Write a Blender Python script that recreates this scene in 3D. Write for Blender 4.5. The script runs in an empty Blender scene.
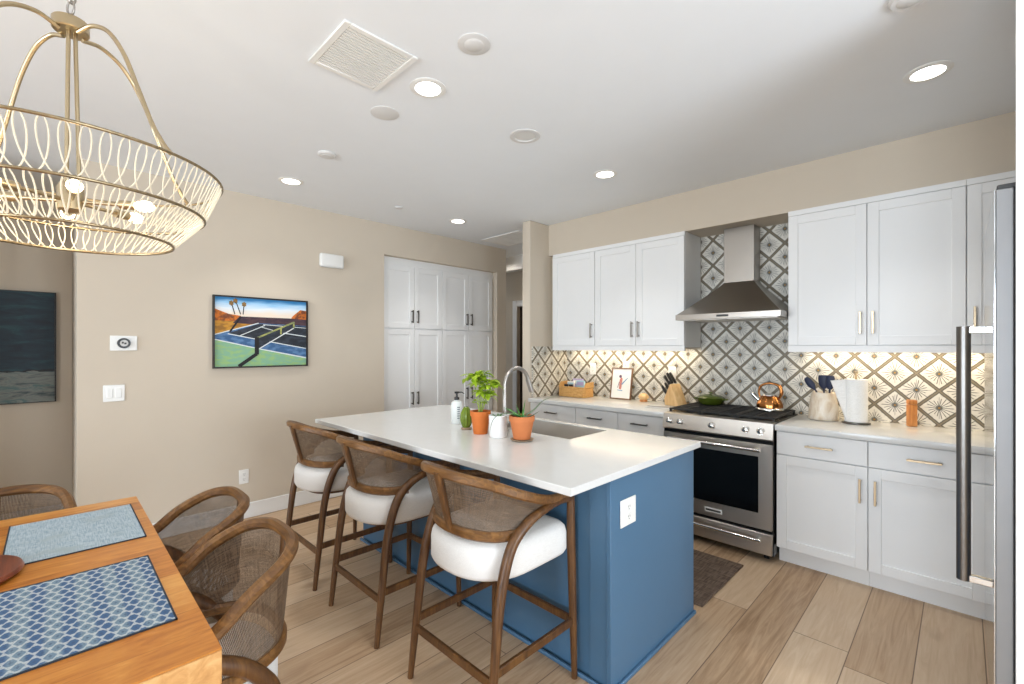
import bpy, bmesh, math, random
from mathutils import Vector, Matrix
random.seed(7)
PI = math.pi
V = Vector
scene = bpy.context.scene
COL = scene.collection

# ------------------------------------------------------------------ camera, world, exposure, daylight
YAW = math.atan(450 / 455.0)
CAM_H = 1.42
cam_d = bpy.data.cameras.new('camera')
cam = bpy.data.objects.new('camera', cam_d)
COL.objects.link(cam)
cam.location = (0, 0, CAM_H)
cam.rotation_euler = (PI / 2, 0, YAW)
cam_d.sensor_width = 36
cam_d.lens = 455 / 1024 * 36
cam_d.shift_y = 5 / 1024
cam_d.clip_start = 0.05
scene.camera = cam
scene.view_settings.view_transform = 'Standard'
scene.view_settings.look = 'None'
scene.view_settings.gamma = 1
scene.view_settings.use_curve_mapping = False
scene.view_settings.exposure = 0.0
scene.cycles.max_bounces = 8
scene.cycles.diffuse_bounces = 5
scene.cycles.sample_clamp_indirect = 6
scene.cycles.caustics_reflective = False
scene.cycles.caustics_refractive = False
scene.cycles.use_denoising = True

world = bpy.data.worlds.new('sky')
scene.world = world
world.use_nodes = True
wbg = world.node_tree.nodes['Background']
wbg.inputs[0].default_value = (0.75, 0.87, 1.0, 1)
wbg.inputs[1].default_value = 1.2


def lamp(name, kind, loc, power, color=(1, 1, 1), rot=(0, 0, 0), **kw):
    d = bpy.data.lights.new(name, kind)
    d.energy = power
    d.color = color
    for k, v in kw.items():
        setattr(d, k, v)
    o = bpy.data.objects.new(name, d)
    o.location = loc
    o.rotation_euler = rot
    COL.objects.link(o)
    return o


DAY = (0.80, 0.90, 1.0)
# daylight through the big windows behind the camera (south wall, two) plus an unseen east window added as ceiling fill
lamp('daylight', 'AREA', (-2.4, -4.75, 1.1), 232, DAY, (PI / 2 + 0.12, 0, 0), shape='RECTANGLE', size=2.0, size_y=2.1)
lamp('daylight', 'AREA', (0.9, -4.75, 1.1), 232, DAY, (PI / 2 + 0.12, 0, 0), shape='RECTANGLE', size=2.0, size_y=2.1)
lamp('daylight', 'AREA', (3.3, 1.0, 0.95), 222, DAY, (PI / 2 + 0.55, 0, PI / 2), shape='RECTANGLE', size=1.9, size_y=2.1)  # aimed upward, added to brighten the ceiling and the island end


# ------------------------------------------------------------------ node helpers and materials
def lin(c):
    c = c / 255.0
    return c / 12.92 if c <= 0.04045 else ((c + 0.055) / 1.055) ** 2.4


def rgb(r, g, b):
    return (lin(r), lin(g), lin(b), 1)


class NT:
    def __init__(self, name):
        self.m = bpy.data.materials.new(name)
        self.m.use_nodes = True
        self.t = self.m.node_tree
        self.b = self.t.nodes['Principled BSDF']
        self.out = self.t.nodes['Material Output']

    def n(self, kind, **kw):
        x = self.t.nodes.new(kind)
        for k, v in kw.items():
            setattr(x, k, v)
        return x

    def put(self, sock, v):
        if isinstance(v, bpy.types.NodeSocket):
            self.t.links.new(v, sock)
        elif v is not None:
            sock.default_value = v

    def math(self, op, a, b=None, c=None):
        x = self.n('ShaderNodeMath', operation=op)
        self.put(x.inputs[0], a)
        self.put(x.inputs[1], b)
        self.put(x.inputs[2], c)
        return x.outputs[0]

    def mix(self, f, a, b):
        x = self.n('ShaderNodeMix', data_type='RGBA')
        self.put(x.inputs[0], f)
        self.put(x.inputs[6], a)
        self.put(x.inputs[7], b)
        return x.outputs[2]

    def coord(self, which='Object'):
        return self.n('ShaderNodeTexCoord').outputs[which]

    def sep(self, v):
        x = self.n('ShaderNodeSeparateXYZ')
        self.put(x.inputs[0], v)
        return x.outputs

    def comb(self, x_, y_, z_=0.0):
        x = self.n('ShaderNodeCombineXYZ')
        for i, v in enumerate((x_, y_, z_)):
            self.put(x.inputs[i], v)
        return x.outputs[0]

    def scale(self, v, s):
        x = self.n('ShaderNodeVectorMath', operation='MULTIPLY')
        self.put(x.inputs[0], v)
        x.inputs[1].default_value = s
        return x.outputs[0]

    def noise(self, v, scale=5, detail=3, rough=0.5, dist=0.0):
        x = self.n('ShaderNodeTexNoise')
        self.put(x.inputs['Vector'], v)
        x.inputs['Scale'].default_value = scale
        x.inputs['Detail'].default_value = detail
        x.inputs['Roughness'].default_value = rough
        x.inputs['Distortion'].default_value = dist
        return x.outputs[0]

    def white(self, v):
        x = self.n('ShaderNodeTexWhiteNoise', noise_dimensions='3D')
        self.put(x.inputs['Vector'], v)
        return x.outputs[0]

    def ramp(self, f, stops):
        x = self.n('ShaderNodeValToRGB')
        self.put(x.inputs[0], f)
        e = x.color_ramp.elements
        while len(e) < len(stops):
            e.new(0.5)
        for i, (p, c) in enumerate(stops):
            e[i].position = p
            e[i].color = c
        return x.outputs[0]

    def step(self, v, lo, hi):
        x = self.n('ShaderNodeMapRange', interpolation_type='SMOOTHSTEP')
        self.put(x.inputs[0], v)
        x.inputs[1].default_value = lo
        x.inputs[2].default_value = hi
        return x.outputs[0]

    def bump(self, h, strength=0.3, dist=0.002):
        x = self.n('ShaderNodeBump')
        x.inputs['Strength'].default_value = strength
        x.inputs['Distance'].default_value = dist
        self.put(x.inputs['Height'], h)
        self.put(self.b.inputs['Normal'], x.outputs[0])

    def set(self, color=None, rough=None, metal=None, spec=None, **kw):
        self.put(self.b.inputs['Base Color'], color)
        self.put(self.b.inputs['Roughness'], rough)
        self.put(self.b.inputs['Metallic'], metal)
        self.put(self.b.inputs['Specular IOR Level'], spec)
        for k, v in kw.items():
            self.put(self.b.inputs[k.replace('_', ' ')], v)
        return self


def plain(name, c, rough=0.5, metal=0.0, spec=0.5, vary=0.03, vscale=6.0, bump=0.0, bscale=300):
    """a paint or metal with a faint procedural unevenness"""
    k = NT(name)
    co = k.coord()
    f = k.noise(co, vscale, 3)
    d = tuple(max(0, x * (1 - vary * 2)) for x in c[:3]) + (1,)
    u = tuple(min(1, x * (1 + vary)) for x in c[:3]) + (1,)
    k.set(k.mix(f, d, u), rough, metal, spec)
    if bump:
        k.bump(k.noise(co, bscale, 2), bump, 0.001)
    return k.m


def steel(name, c=(0.56, 0.52, 0.475, 1), rough=0.38, axis=(2, 2, 300), vary=0.03):
    k = NT(name)
    g = k.noise(k.scale(k.coord(), axis), 1.0, 3)
    k.set(k.mix(g, tuple(x * (1 - vary) for x in c[:3]) + (1,), tuple(min(1, x * (1 + vary)) for x in c[:3]) + (1,)),
          k.math('MULTIPLY_ADD', g, 0.05, rough - 0.025), 1.0)
    return k.m


def wood(name, dark, mid, light, axis='X', stretch=14.0, scale=3.0, rough=0.4, contrast=(0.3, 0.7)):
    k = NT(name)
    s = {'X': (1, stretch, stretch), 'Y': (stretch, 1, stretch), 'Z': (stretch, stretch, 1)}[axis]
    v = k.scale(k.coord(), s)
    a = k.noise(v, scale, 5, 0.6, 1.2)
    b = k.noise(k.scale(k.coord(), (2, 2, 2)), 1.5, 2)
    f = k.math('ADD', k.math('MULTIPLY', a, 0.75), k.math('MULTIPLY', b, 0.25))
    k.set(k.ramp(f, [(contrast[0], dark), (0.5, mid), (contrast[1], light)]), rough)
    k.bump(a, 0.15, 0.001)
    return k.m


def glow(name, c, strength):
    k = NT(name)
    k.set((0.8, 0.8, 0.8, 1), 0.5)
    k.b.inputs['Emission Color'].default_value = c
    k.b.inputs['Emission Strength'].default_value = strength
    return k.m


def cane(name, c0, c1, opaque):
    k = NT(name)
    co = k.coord('UV')
    a = k.noise(k.scale(co, (220, 14, 1)), 1.0, 2)
    b = k.noise(k.scale(co, (14, 220, 1)), 1.0, 2)
    f = k.math('MULTIPLY', k.math('ADD', a, b), 0.5)
    k.set(k.mix(k.step(f, 0.4, 0.6), c0, c1), 0.6)
    u, v, _ = k.sep(co)
    wu = k.math('ABSOLUTE', k.math('SINE', k.math('MULTIPLY', u, 900)))
    wv = k.math('ABSOLUTE', k.math('SINE', k.math('MULTIPLY', v, 900)))
    w = k.math('MAXIMUM', wu, wv)
    k.put(k.b.inputs['Alpha'], k.step(w, 0.98 - opaque, 1.08 - opaque))
    k.bump(f, 0.3, 0.001)
    return k.m


def floor_mat():
    k = NT('oak_plank_floor')
    co = k.coord()
    x, y, _ = k.sep(co)
    W, L = 0.225, 1.83
    r = k.math('DIVIDE', k.math('ADD', x, 0.6), W)
    row = k.math('FLOOR', r)
    rn = k.white(k.comb(row, 3.7, 1.1))
    l = k.math('DIVIDE', k.math('ADD', y, k.math('MULTIPLY', rn, 5.3)), L)
    colm = k.math('FLOOR', l)
    idn = k.white(k.comb(row, colm, 0.5))
    id2 = k.white(k.comb(colm, row, 4.5))
    fr = k.math('FRACT', r)
    fl = k.math('FRACT', l)
    er = k.math('MULTIPLY', k.math('MINIMUM', fr, k.math('SUBTRACT', 1.0, fr)), W)
    el = k.math('MULTIPLY', k.math('MINIMUM', fl, k.math('SUBTRACT', 1.0, fl)), L)
    seam = k.math('SUBTRACT', 1.0, k.step(k.math('MINIMUM', er, el), 0.0008, 0.0032))
    gv = k.comb(k.math('ADD', k.math('MULTIPLY', x, 16), k.math('MULTIPLY', idn, 40)),
                k.math('ADD', k.math('MULTIPLY', y, 1.1), k.math('MULTIPLY', id2, 30)), 0.0)
    g = k.noise(gv, 1.6, 6, 0.62, 1.6)
    gf = k.noise(k.comb(k.math('MULTIPLY', x, 120), k.math('MULTIPLY', y, 4), idn), 1.0, 2)
    f = k.math('ADD', k.math('ADD', k.math('MULTIPLY', g, 0.62), k.math('MULTIPLY', idn, 0.30)), k.math('MULTIPLY', gf, 0.12))
    base = k.ramp(f, [(0.25, rgb(150, 118, 87)), (0.42, rgb(186, 155, 123)), (0.60, rgb(204, 176, 145)), (0.82, rgb(220, 197, 169))])
    # knots
    kn = k.noise(k.comb(k.math('MULTIPLY', x, 5), k.math('MULTIPLY', y, 2.2), 0.0), 1.0, 2)
    base = k.mix(k.math('MULTIPLY', k.step(kn, 0.66, 0.74), 0.35), base, rgb(140, 104, 74))
    k.set(k.mix(k.math('MULTIPLY', seam, 0.9), base, rgb(104, 80, 60)), k.math('MULTIPLY_ADD', g, 0.18, 0.33), 0.0, 0.4)
    k.bump(k.math('SUBTRACT', k.math('MULTIPLY', g, 0.2), seam), 0.25, 0.001)
    return k.m


def tile_mat():
    """diamond tiles with a starburst; UV in metres"""
    k = NT('starburst_diamond_tile')
    u, v, _ = k.sep(k.coord('UV'))
    P = 0.2155
    p = k.math('DIVIDE', k.math('ADD', u, 0.318), P)
    q = k.math('DIVIDE', k.math('SUBTRACT', v, 1.249), P)
    a = k.math('ADD', p, q)
    b = k.math('SUBTRACT', p, q)
    ra = k.math('ROUND', a)
    rb = k.math('ROUND', b)
    fa = k.math('SUBTRACT', a, ra)
    fb = k.math('SUBTRACT', b, rb)
    idn = k.white(k.comb(ra, rb, 0.3))
    px = k.math('MULTIPLY', k.math('ADD', fa, fb), 0.5)
    pz = k.math('MULTIPLY', k.math('SUBTRACT', fa, fb), 0.5)
    r = k.math('SQRT', k.math('ADD', k.math('MULTIPLY', px, px), k.math('MULTIPLY', pz, pz)))
    th = k.math('ARCTAN2', pz, px)
    m = k.math('MAXIMUM', k.math('ABSOLUTE', fa), k.math('ABSOLUTE', fb))
    wob = k.noise(k.coord('UV'), 60, 2)
    m2 = k.math('ADD', m, k.math('MULTIPLY', k.math('SUBTRACT', wob, 0.5), 0.035))
    # rays
    ray = k.math('ABSOLUTE', k.math('COSINE', k.math('MULTIPLY', th, 9.0)))
    width = k.math('DIVIDE', 0.030, k.math('ADD', r, 0.02))          # thin lines of even width
    rayon = k.step(k.math('ADD', ray, k.math('MULTIPLY', width, 0.9)), 0.98, 1.10)
    sect = k.white(k.comb(k.math('ROUND', k.math('MULTIPLY', th, 9 / PI)), idn, 0.0))
    reach = k.math('MULTIPLY_ADD', sect, 0.15, 0.20)
    rayon = k.math('MULTIPLY', rayon, k.math('SUBTRACT', 1.0, k.step(k.math('SUBTRACT', r, reach), -0.02, 0.015)))
    # long cross rays along both axes
    cr = k.math('MINIMUM', k.math('ABSOLUTE', px), k.math('ABSOLUTE', pz))
    cross = k.math('MULTIPLY', k.math('SUBTRACT', 1.0, k.step(cr, 0.004, 0.011)), k.math('SUBTRACT', 1.0, k.step(r, 0.30, 0.34)))
    core = k.math('SUBTRACT', 1.0, k.step(r, 0.055, 0.095))
    dot = k.math('SUBTRACT', 1.0, k.step(r, 0.022, 0.034))
    clay = k.noise(k.coord('UV'), 9, 3)
    face = k.mix(clay, rgb(206, 202, 192), rgb(228, 225, 216))
    face = k.mix(k.math('MULTIPLY', k.step(wob, 0.55, 0.75), 0.25), face, rgb(150, 144, 130))
    ink = rgb(66, 67, 62)
    c = k.mix(k.math('MULTIPLY', rayon, 0.92), face, ink)
    c = k.mix(k.math('MULTIPLY', cross, 0.55), c, ink)
    c = k.mix(k.math('MULTIPLY', core, 0.8), c, ink)
    c = k.mix(dot, c, rgb(150, 112, 50))
    c = k.mix(k.math('MULTIPLY', k.step(m2, 0.422, 0.440), 0.95), c, rgb(84, 76, 62))
    c = k.mix(k.math('MULTIPLY', k.step(m2, 0.465, 0.490), 0.6), c, rgb(146, 132, 106))
    k.set(c, 0.42, 0.0, 0.4)
    return k.m


def mat_pattern():
    """blue placemat: pale scalloped net over blue stripes"""
    k = NT('blue_net_weave')
    x, y, _ = k.sep(k.coord())
    P = 0.0235
    a = k.math('DIVIDE', x, P * 1.2)
    b = k.math('DIVIDE', y, P)
    ra = k.math('FLOOR', a)
    off = k.math('MULTIPLY', k.math('MODULO', k.math('ABSOLUTE', ra), 2.0), 0.5)
    fa = k.math('SUBTRACT', k.math('FRACT', a), 0.5)
    fb = k.math('SUBTRACT', k.math('FRACT', k.math('ADD', b, off)), 0.5)
    hx = k.math('ADD', k.math('MULTIPLY', k.math('ABSOLUTE', fa), 0.62), k.math('ABSOLUTE', fb))
    net = k.step(hx, 0.42, 0.52)
    stripe = k.math('MULTIPLY_ADD', k.math('SINE', k.math('MULTIPLY', y, 2 * PI / 0.056)), 0.5, 0.5)
    inner = k.math('SUBTRACT', 1.0, k.step(hx, 0.10, 0.17))
    base = k.mix(k.step(stripe, 0.25, 0.75), rgb(60, 94, 134), rgb(112, 136, 154))
    base = k.mix(k.math('MULTIPLY', inner, 0.55), base, rgb(58, 80, 110))
    c = k.mix(k.math('MULTIPLY', net, 0.72), base, rgb(202, 208, 208))
    w = k.noise(k.scale(k.coord(), (260, 260, 1)), 1.0, 2)
    c = k.mix(k.math('MULTIPLY', k.step(w, 0.45, 0.7), 0.4), c, rgb(70, 84, 104))
    k.set(c, 0.85)
    k.bump(w, 0.4, 0.001)
    return k.m


def linen(name, c0, c1, c2=None, s=240.0, rough=0.9):
    k = NT(name)
    co = k.coord()
    a = k.noise(k.scale(co, (s, s * 0.08, s)), 1.0, 2)
    b = k.noise(k.scale(co, (s * 0.08, s, s)), 1.0, 2)
    f = k.math('MULTIPLY', k.math('ADD', a, b), 0.5)
    c = k.mix(k.step(f, 0.36, 0.64), c0, c1)
    if c2:
        c = k.mix(k.step(k.noise(co, 8, 3), 0.5, 0.75), c, c2)
    k.set(c, rough, 0.0, 0.2)
    k.bump(f, 0.3, 0.001)
    return k.m


M = {}
M['wall'] = plain('beige_wall_paint', rgb(207, 195, 178), 0.85, spec=0.2, vary=0.012, bump=0.05)
M['ceil'] = plain('white_ceiling_paint', rgb(236, 239, 242), 0.9, spec=0.1, vary=0.01)
M['trim'] = plain('white_trim_paint', rgb(232, 232, 230), 0.4, vary=0.01)
M['cab'] = plain('white_cabinet_lacquer', rgb(238, 238, 237), 0.38, vary=0.008)
M['cabin'] = plain('cabinet_interior', rgb(120, 118, 114), 0.7)
M['gap'] = plain('shadow_gap_board', rgb(60, 58, 55), 0.8)
M['floor'] = floor_mat()
M['tile'] = tile_mat()
M['quartz'] = plain('white_quartz', rgb(220, 220, 218), 0.16, vary=0.02, vscale=14)
M['blue'] = plain('blue_island_paint', rgb(74, 110, 140), 0.42, vary=0.02)
M['steel'] = steel('brushed_steel')
M['sinksteel'] = steel('satin_sink_steel', (0.72, 0.69, 0.65, 1), 0.45, (40, 3, 3), 0.02)
M['steel_v'] = steel('brushed_steel_upright', (0.58, 0.575, 0.57, 1), 0.30, (300, 300, 2))
M['hoodst'] = steel('brushed_hood_steel', (0.40, 0.37, 0.335, 1), 0.30, (2, 2, 260))
M['mirror'] = steel('polished_fridge_steel', (0.62, 0.63, 0.64, 1), 0.12, (3, 3, 120), 0.02)
M['fside'] = plain('fridge_door_edge', rgb(146, 146, 147), 0.45, 0.3)
M['chrome'] = plain('polished_chrome', (0.75, 0.74, 0.72, 1), 0.12, 1.0)
M['nickel'] = plain('brushed_nickel', (0.46, 0.43, 0.40, 1), 0.38, 1.0)
M['fgasket'] = plain('grey_rubber_gasket', rgb(112, 112, 114), 0.7)
M['darksteel'] = plain('dark_brushed_bar', (0.20, 0.19, 0.18, 1), 0.3, 1.0)
M['dkmetal'] = plain('dark_bar_metal', (0.16, 0.15, 0.14, 1), 0.3, 1.0)
M['champ'] = plain('champagne_bronze', (0.60, 0.48, 0.33, 1), 0.28, 1.0)
M['brass'] = plain('aged_brass', (0.52, 0.42, 0.27, 1), 0.30, 1.0)
M['copper'] = plain('polished_copper', (0.46, 0.19, 0.06, 1), 0.18, 1.0)
M['iron'] = plain('black_cast_iron', rgb(24, 24, 25), 0.55)
M['black'] = plain('black_plastic', rgb(20, 20, 21), 0.35)
M['blackglass'] = plain('black_oven_glass', rgb(10, 10, 11), 0.06, spec=0.6)
M['blackenamel'] = plain('black_enamel', rgb(16, 16, 17), 0.25)
M['plastic'] = plain('white_plastic', rgb(236, 235, 231), 0.35, vary=0.005)
M['slot'] = plain('dark_slot', rgb(70, 70, 70), 0.6)
M['ventback'] = plain('vent_shadow_grey', rgb(120, 120, 118), 0.8)
M['greyplate'] = plain('pale_grey_plate', rgb(218, 217, 215), 0.6)
M['chairwood'] = wood('walnut_stained_oak', rgb(56, 34, 16), rgb(90, 58, 29), rgb(122, 84, 44), 'Z', 9, 4.5, 0.38)
M['railwood'] = wood('walnut_rail_oak', rgb(70, 44, 21), rgb(110, 74, 37), rgb(146, 104, 56), 'X', 9, 4.5, 0.38)
M['cane'] = cane('woven_cane', rgb(76, 59, 43), rgb(122, 100, 78), 0.36)
M['seat'] = linen('white_seat_fabric', rgb(226, 224, 221), rgb(238, 237, 234), None, 700)
M['table'] = wood('honey_teak', rgb(150, 88, 34), rgb(196, 130, 62), rgb(222, 164, 96), 'Y', 7, 2.6, 0.32, (0.26, 0.74))
def plank_top():
    k = NT('honey_teak_planks')
    x, y, z = k.sep(k.coord())
    r = k.math('DIVIDE', k.math('ADD', x, 2.0), 0.125)
    idn = k.white(k.comb(k.math('FLOOR', r), 2.3, 0.7))
    v = k.comb(k.math('ADD', k.math('MULTIPLY', x, 13), k.math('MULTIPLY', idn, 50)), k.math('ADD', k.math('MULTIPLY', y, 2.6), k.math('MULTIPLY', idn, 17)), 0.0)
    g = k.noise(v, 1.6, 5, 0.62, 2.2)
    f = k.math('ADD', k.math('MULTIPLY', g, 0.68), k.math('MULTIPLY', idn, 0.32))
    c = k.ramp(f, [(0.25, rgb(146, 80, 24)), (0.42, rgb(188, 116, 44)), (0.58, rgb(206, 138, 62)), (0.78, rgb(226, 170, 96))])
    fr = k.math('FRACT', r)
    sm = k.math('SUBTRACT', 1.0, k.step(k.math('MINIMUM', fr, k.math('SUBTRACT', 1.0, fr)), 0.004, 0.012))
    k.set(k.mix(k.math('MULTIPLY', sm, 0.35), c, rgb(120, 62, 22)), 0.34)
    k.bump(g, 0.08, 0.001)
    return k.m


M['planktop'] = plank_top()
M['tableside'] = wood('honey_teak_apron', rgb(176, 122, 66), rgb(208, 156, 96), rgb(228, 186, 128), 'X', 9, 2.6, 0.4)
M['board'] = wood('reddish_board', rgb(84, 36, 20), rgb(126, 62, 36), rgb(160, 92, 58), 'X', 9, 3, 0.35)
M['denim'] = linen('pale_blue_weave', rgb(140, 160, 174), rgb(184, 198, 206), rgb(158, 172, 178), 300)
M['hem'] = plain('dark_hem', rgb(40, 50, 62), 0.9)
M['net'] = mat_pattern()
M['rug'] = linen('brown_rug_weave', rgb(78, 64, 54), rgb(122, 104, 90), rgb(96, 80, 68), 130)
M['rattan'] = plain('cream_rattan', rgb(230, 220, 198), 0.6)
M['ringwrap'] = plain('bronze_ring', (0.42, 0.33, 0.2, 1), 0.35, 1.0, vary=0.3, vscale=60)
M['terra'] = plain('terracotta', rgb(204, 110, 44), 0.75, vary=0.06, vscale=20)
M['terra2'] = plain('matte_terracotta', rgb(196, 116, 66), 0.8, vary=0.06, vscale=20)
M['soil'] = plain('potting_soil', rgb(58, 40, 28), 0.95, vary=0.3, vscale=90, bump=0.8, bscale=120)
M['ceramic'] = plain('white_ceramic', rgb(236, 236, 234), 0.25)
M['basil'] = plain('basil_leaf', rgb(178, 206, 54), 0.5, vary=0.22, vscale=30)
M['basil2'] = plain('basil_stem', rgb(150, 170, 80), 0.6)
M['aloe'] = plain('aloe_leaf', rgb(76, 132, 60), 0.45, vary=0.15, vscale=30)
M['aloeold'] = plain('grey_aloe_leaf', rgb(104, 122, 96), 0.5, vary=0.15, vscale=30)
M['cactus'] = plain('green_ribbed_glass', rgb(112, 134, 36), 0.25, vary=0.2, vscale=60)
M['saucer'] = plain('stone_saucer', rgb(168, 146, 122), 0.7, vary=0.15, vscale=40)
M['wicker'] = wood('golden_wicker', rgb(156, 106, 52), rgb(206, 160, 96), rgb(230, 192, 130), 'X', 6, 28, 0.7)
M['maple'] = wood('pale_maple', rgb(196, 152, 98), rgb(220, 182, 128), rgb(236, 204, 154), 'Z', 9, 3, 0.45)
M['acacia'] = wood('orange_acacia', rgb(168, 98, 44), rgb(200, 132, 72), rgb(222, 160, 98), 'Z', 9, 4, 0.4)
M['frame'] = wood('brown_picture_wood', rgb(86, 58, 36), rgb(122, 88, 60), rgb(146, 110, 80), 'Z', 9, 5, 0.5)
M['blackframe'] = plain('black_frame', rgb(34, 28, 22), 0.5)
M['paper'] = plain('white_paper', rgb(240, 239, 236), 0.9)
M['towel'] = linen('paper_towel', rgb(232, 231, 228), rgb(246, 245, 243), None, 300)
M['navy'] = plain('navy_silicone', rgb(22, 34, 66), 0.5)
M['olive'] = plain('green_enamel', rgb(72, 86, 22), 0.2)
M['travertine'] = None
k = NT('cream_marble')
k.set(k.ramp(k.noise(k.scale(k.coord(), (9, 9, 5)), 1.5, 5, 0.6, 1.5), [(0.3, rgb(206, 182, 152)), (0.5, rgb(228, 214, 194)), (0.7, rgb(238, 230, 218))]), 0.35)
M['travertine'] = k.m
M['frosted'] = plain('frosted_bottle', rgb(226, 230, 228), 0.35)
M['ink'] = plain('label_ink', rgb(90, 100, 110), 0.8)
M['lilac'] = plain('lilac_wrapper', rgb(190, 176, 214), 0.4)
M['aqua'] = plain('pale_blue_wrapper', rgb(176, 212, 226), 0.4)
M['darkglass'] = plain('dark_jar', rgb(34, 40, 52), 0.2)
M['amber'] = plain('amber_jar', rgb(128, 70, 36), 0.25)
M['door'] = plain('doorway_darkness', rgb(52, 44, 38), 0.5)  # dark of the open doorway put into the slab's colour
M['bulb'] = glow('warm_bulb', (1.0, 0.80, 0.50, 1), 14)
M['can'] = glow('downlight_lens', (1.0, 0.95, 0.87, 1), 9)
M['canoff'] = plain('unlit_lens', rgb(222, 221, 218), 0.5)
kk = NT('window_pane')
tr = kk.n('ShaderNodeBsdfTransparent')
gl = kk.n('ShaderNodeBsdfGlossy')
gl.inputs['Roughness'].default_value = 0.02
mx = kk.n('ShaderNodeMixShader')
mx.inputs[0].default_value = 0.06
kk.t.links.new(tr.outputs[0], mx.inputs[1])
kk.t.links.new(gl.outputs[0], mx.inputs[2])
kk.t.links.new(mx.outputs[0], kk.out.inputs[0])
M['pane'] = kk.m
kd = NT('dark_sea_canvas')
xx, yy, zz = kd.sep(kd.coord())
nz = kd.noise(kd.scale(kd.coord(), (3, 3, 14)), 1.5, 5, 0.65, 0.6)
low = kd.math('ADD', zz, kd.math('MULTIPLY', kd.math('SUBTRACT', nz, 0.5), 0.10))
top = kd.ramp(nz, [(0.35, rgb(14, 28, 42)), (0.55, rgb(20, 46, 58)), (0.72, rgb(34, 72, 78))])
bot = kd.ramp(nz, [(0.35, rgb(54, 70, 74)), (0.5, rgb(122, 126, 120)), (0.62, rgb(72, 100, 100)), (0.75, rgb(148, 148, 138))])
cc = kd.mix(kd.step(low, 0.25, 0.262), bot, top)
line = kd.math('MULTIPLY', kd.step(low, 0.252, 0.258), kd.math('SUBTRACT', 1.0, kd.step(low, 0.266, 0.27)))
kd.set(kd.mix(line, cc, rgb(18, 22, 26)), 0.6)
M['sea'] = kd.m


# ------------------------------------------------------------------ mesh builder
def cr(pts, n=8, closed=False):
    """smooth curve through the points"""
    P = [V(p) for p in pts]
    N = len(P)
    out = []
    segs = N if closed else N - 1
    for i in range(segs):
        p1, p2 = P[i], P[(i + 1) % N]
        p0 = P[(i - 1) % N] if (closed or i > 0) else p1 * 2 - p2
        p3 = P[(i + 2) % N] if (closed or i + 2 < N) else p2 * 2 - p1
        for j in range(n):
            t = j / n
            out.append(0.5 * ((2 * p1) + (p2 - p0) * t + (2 * p0 - 5 * p1 + 4 * p2 - p3) * t * t + (3 * p1 - p0 - 3 * p2 + p3) * t ** 3))
    if not closed:
        out.append(P[-1].copy())
    return out


def lerp_list(vals, n):
    out = []
    for i in range(n):
        t = i / (n - 1) * (len(vals) - 1)
        j = min(int(t), len(vals) - 2)
        out.append(vals[j] + (vals[j + 1] - vals[j]) * (t - j))
    return out


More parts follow.
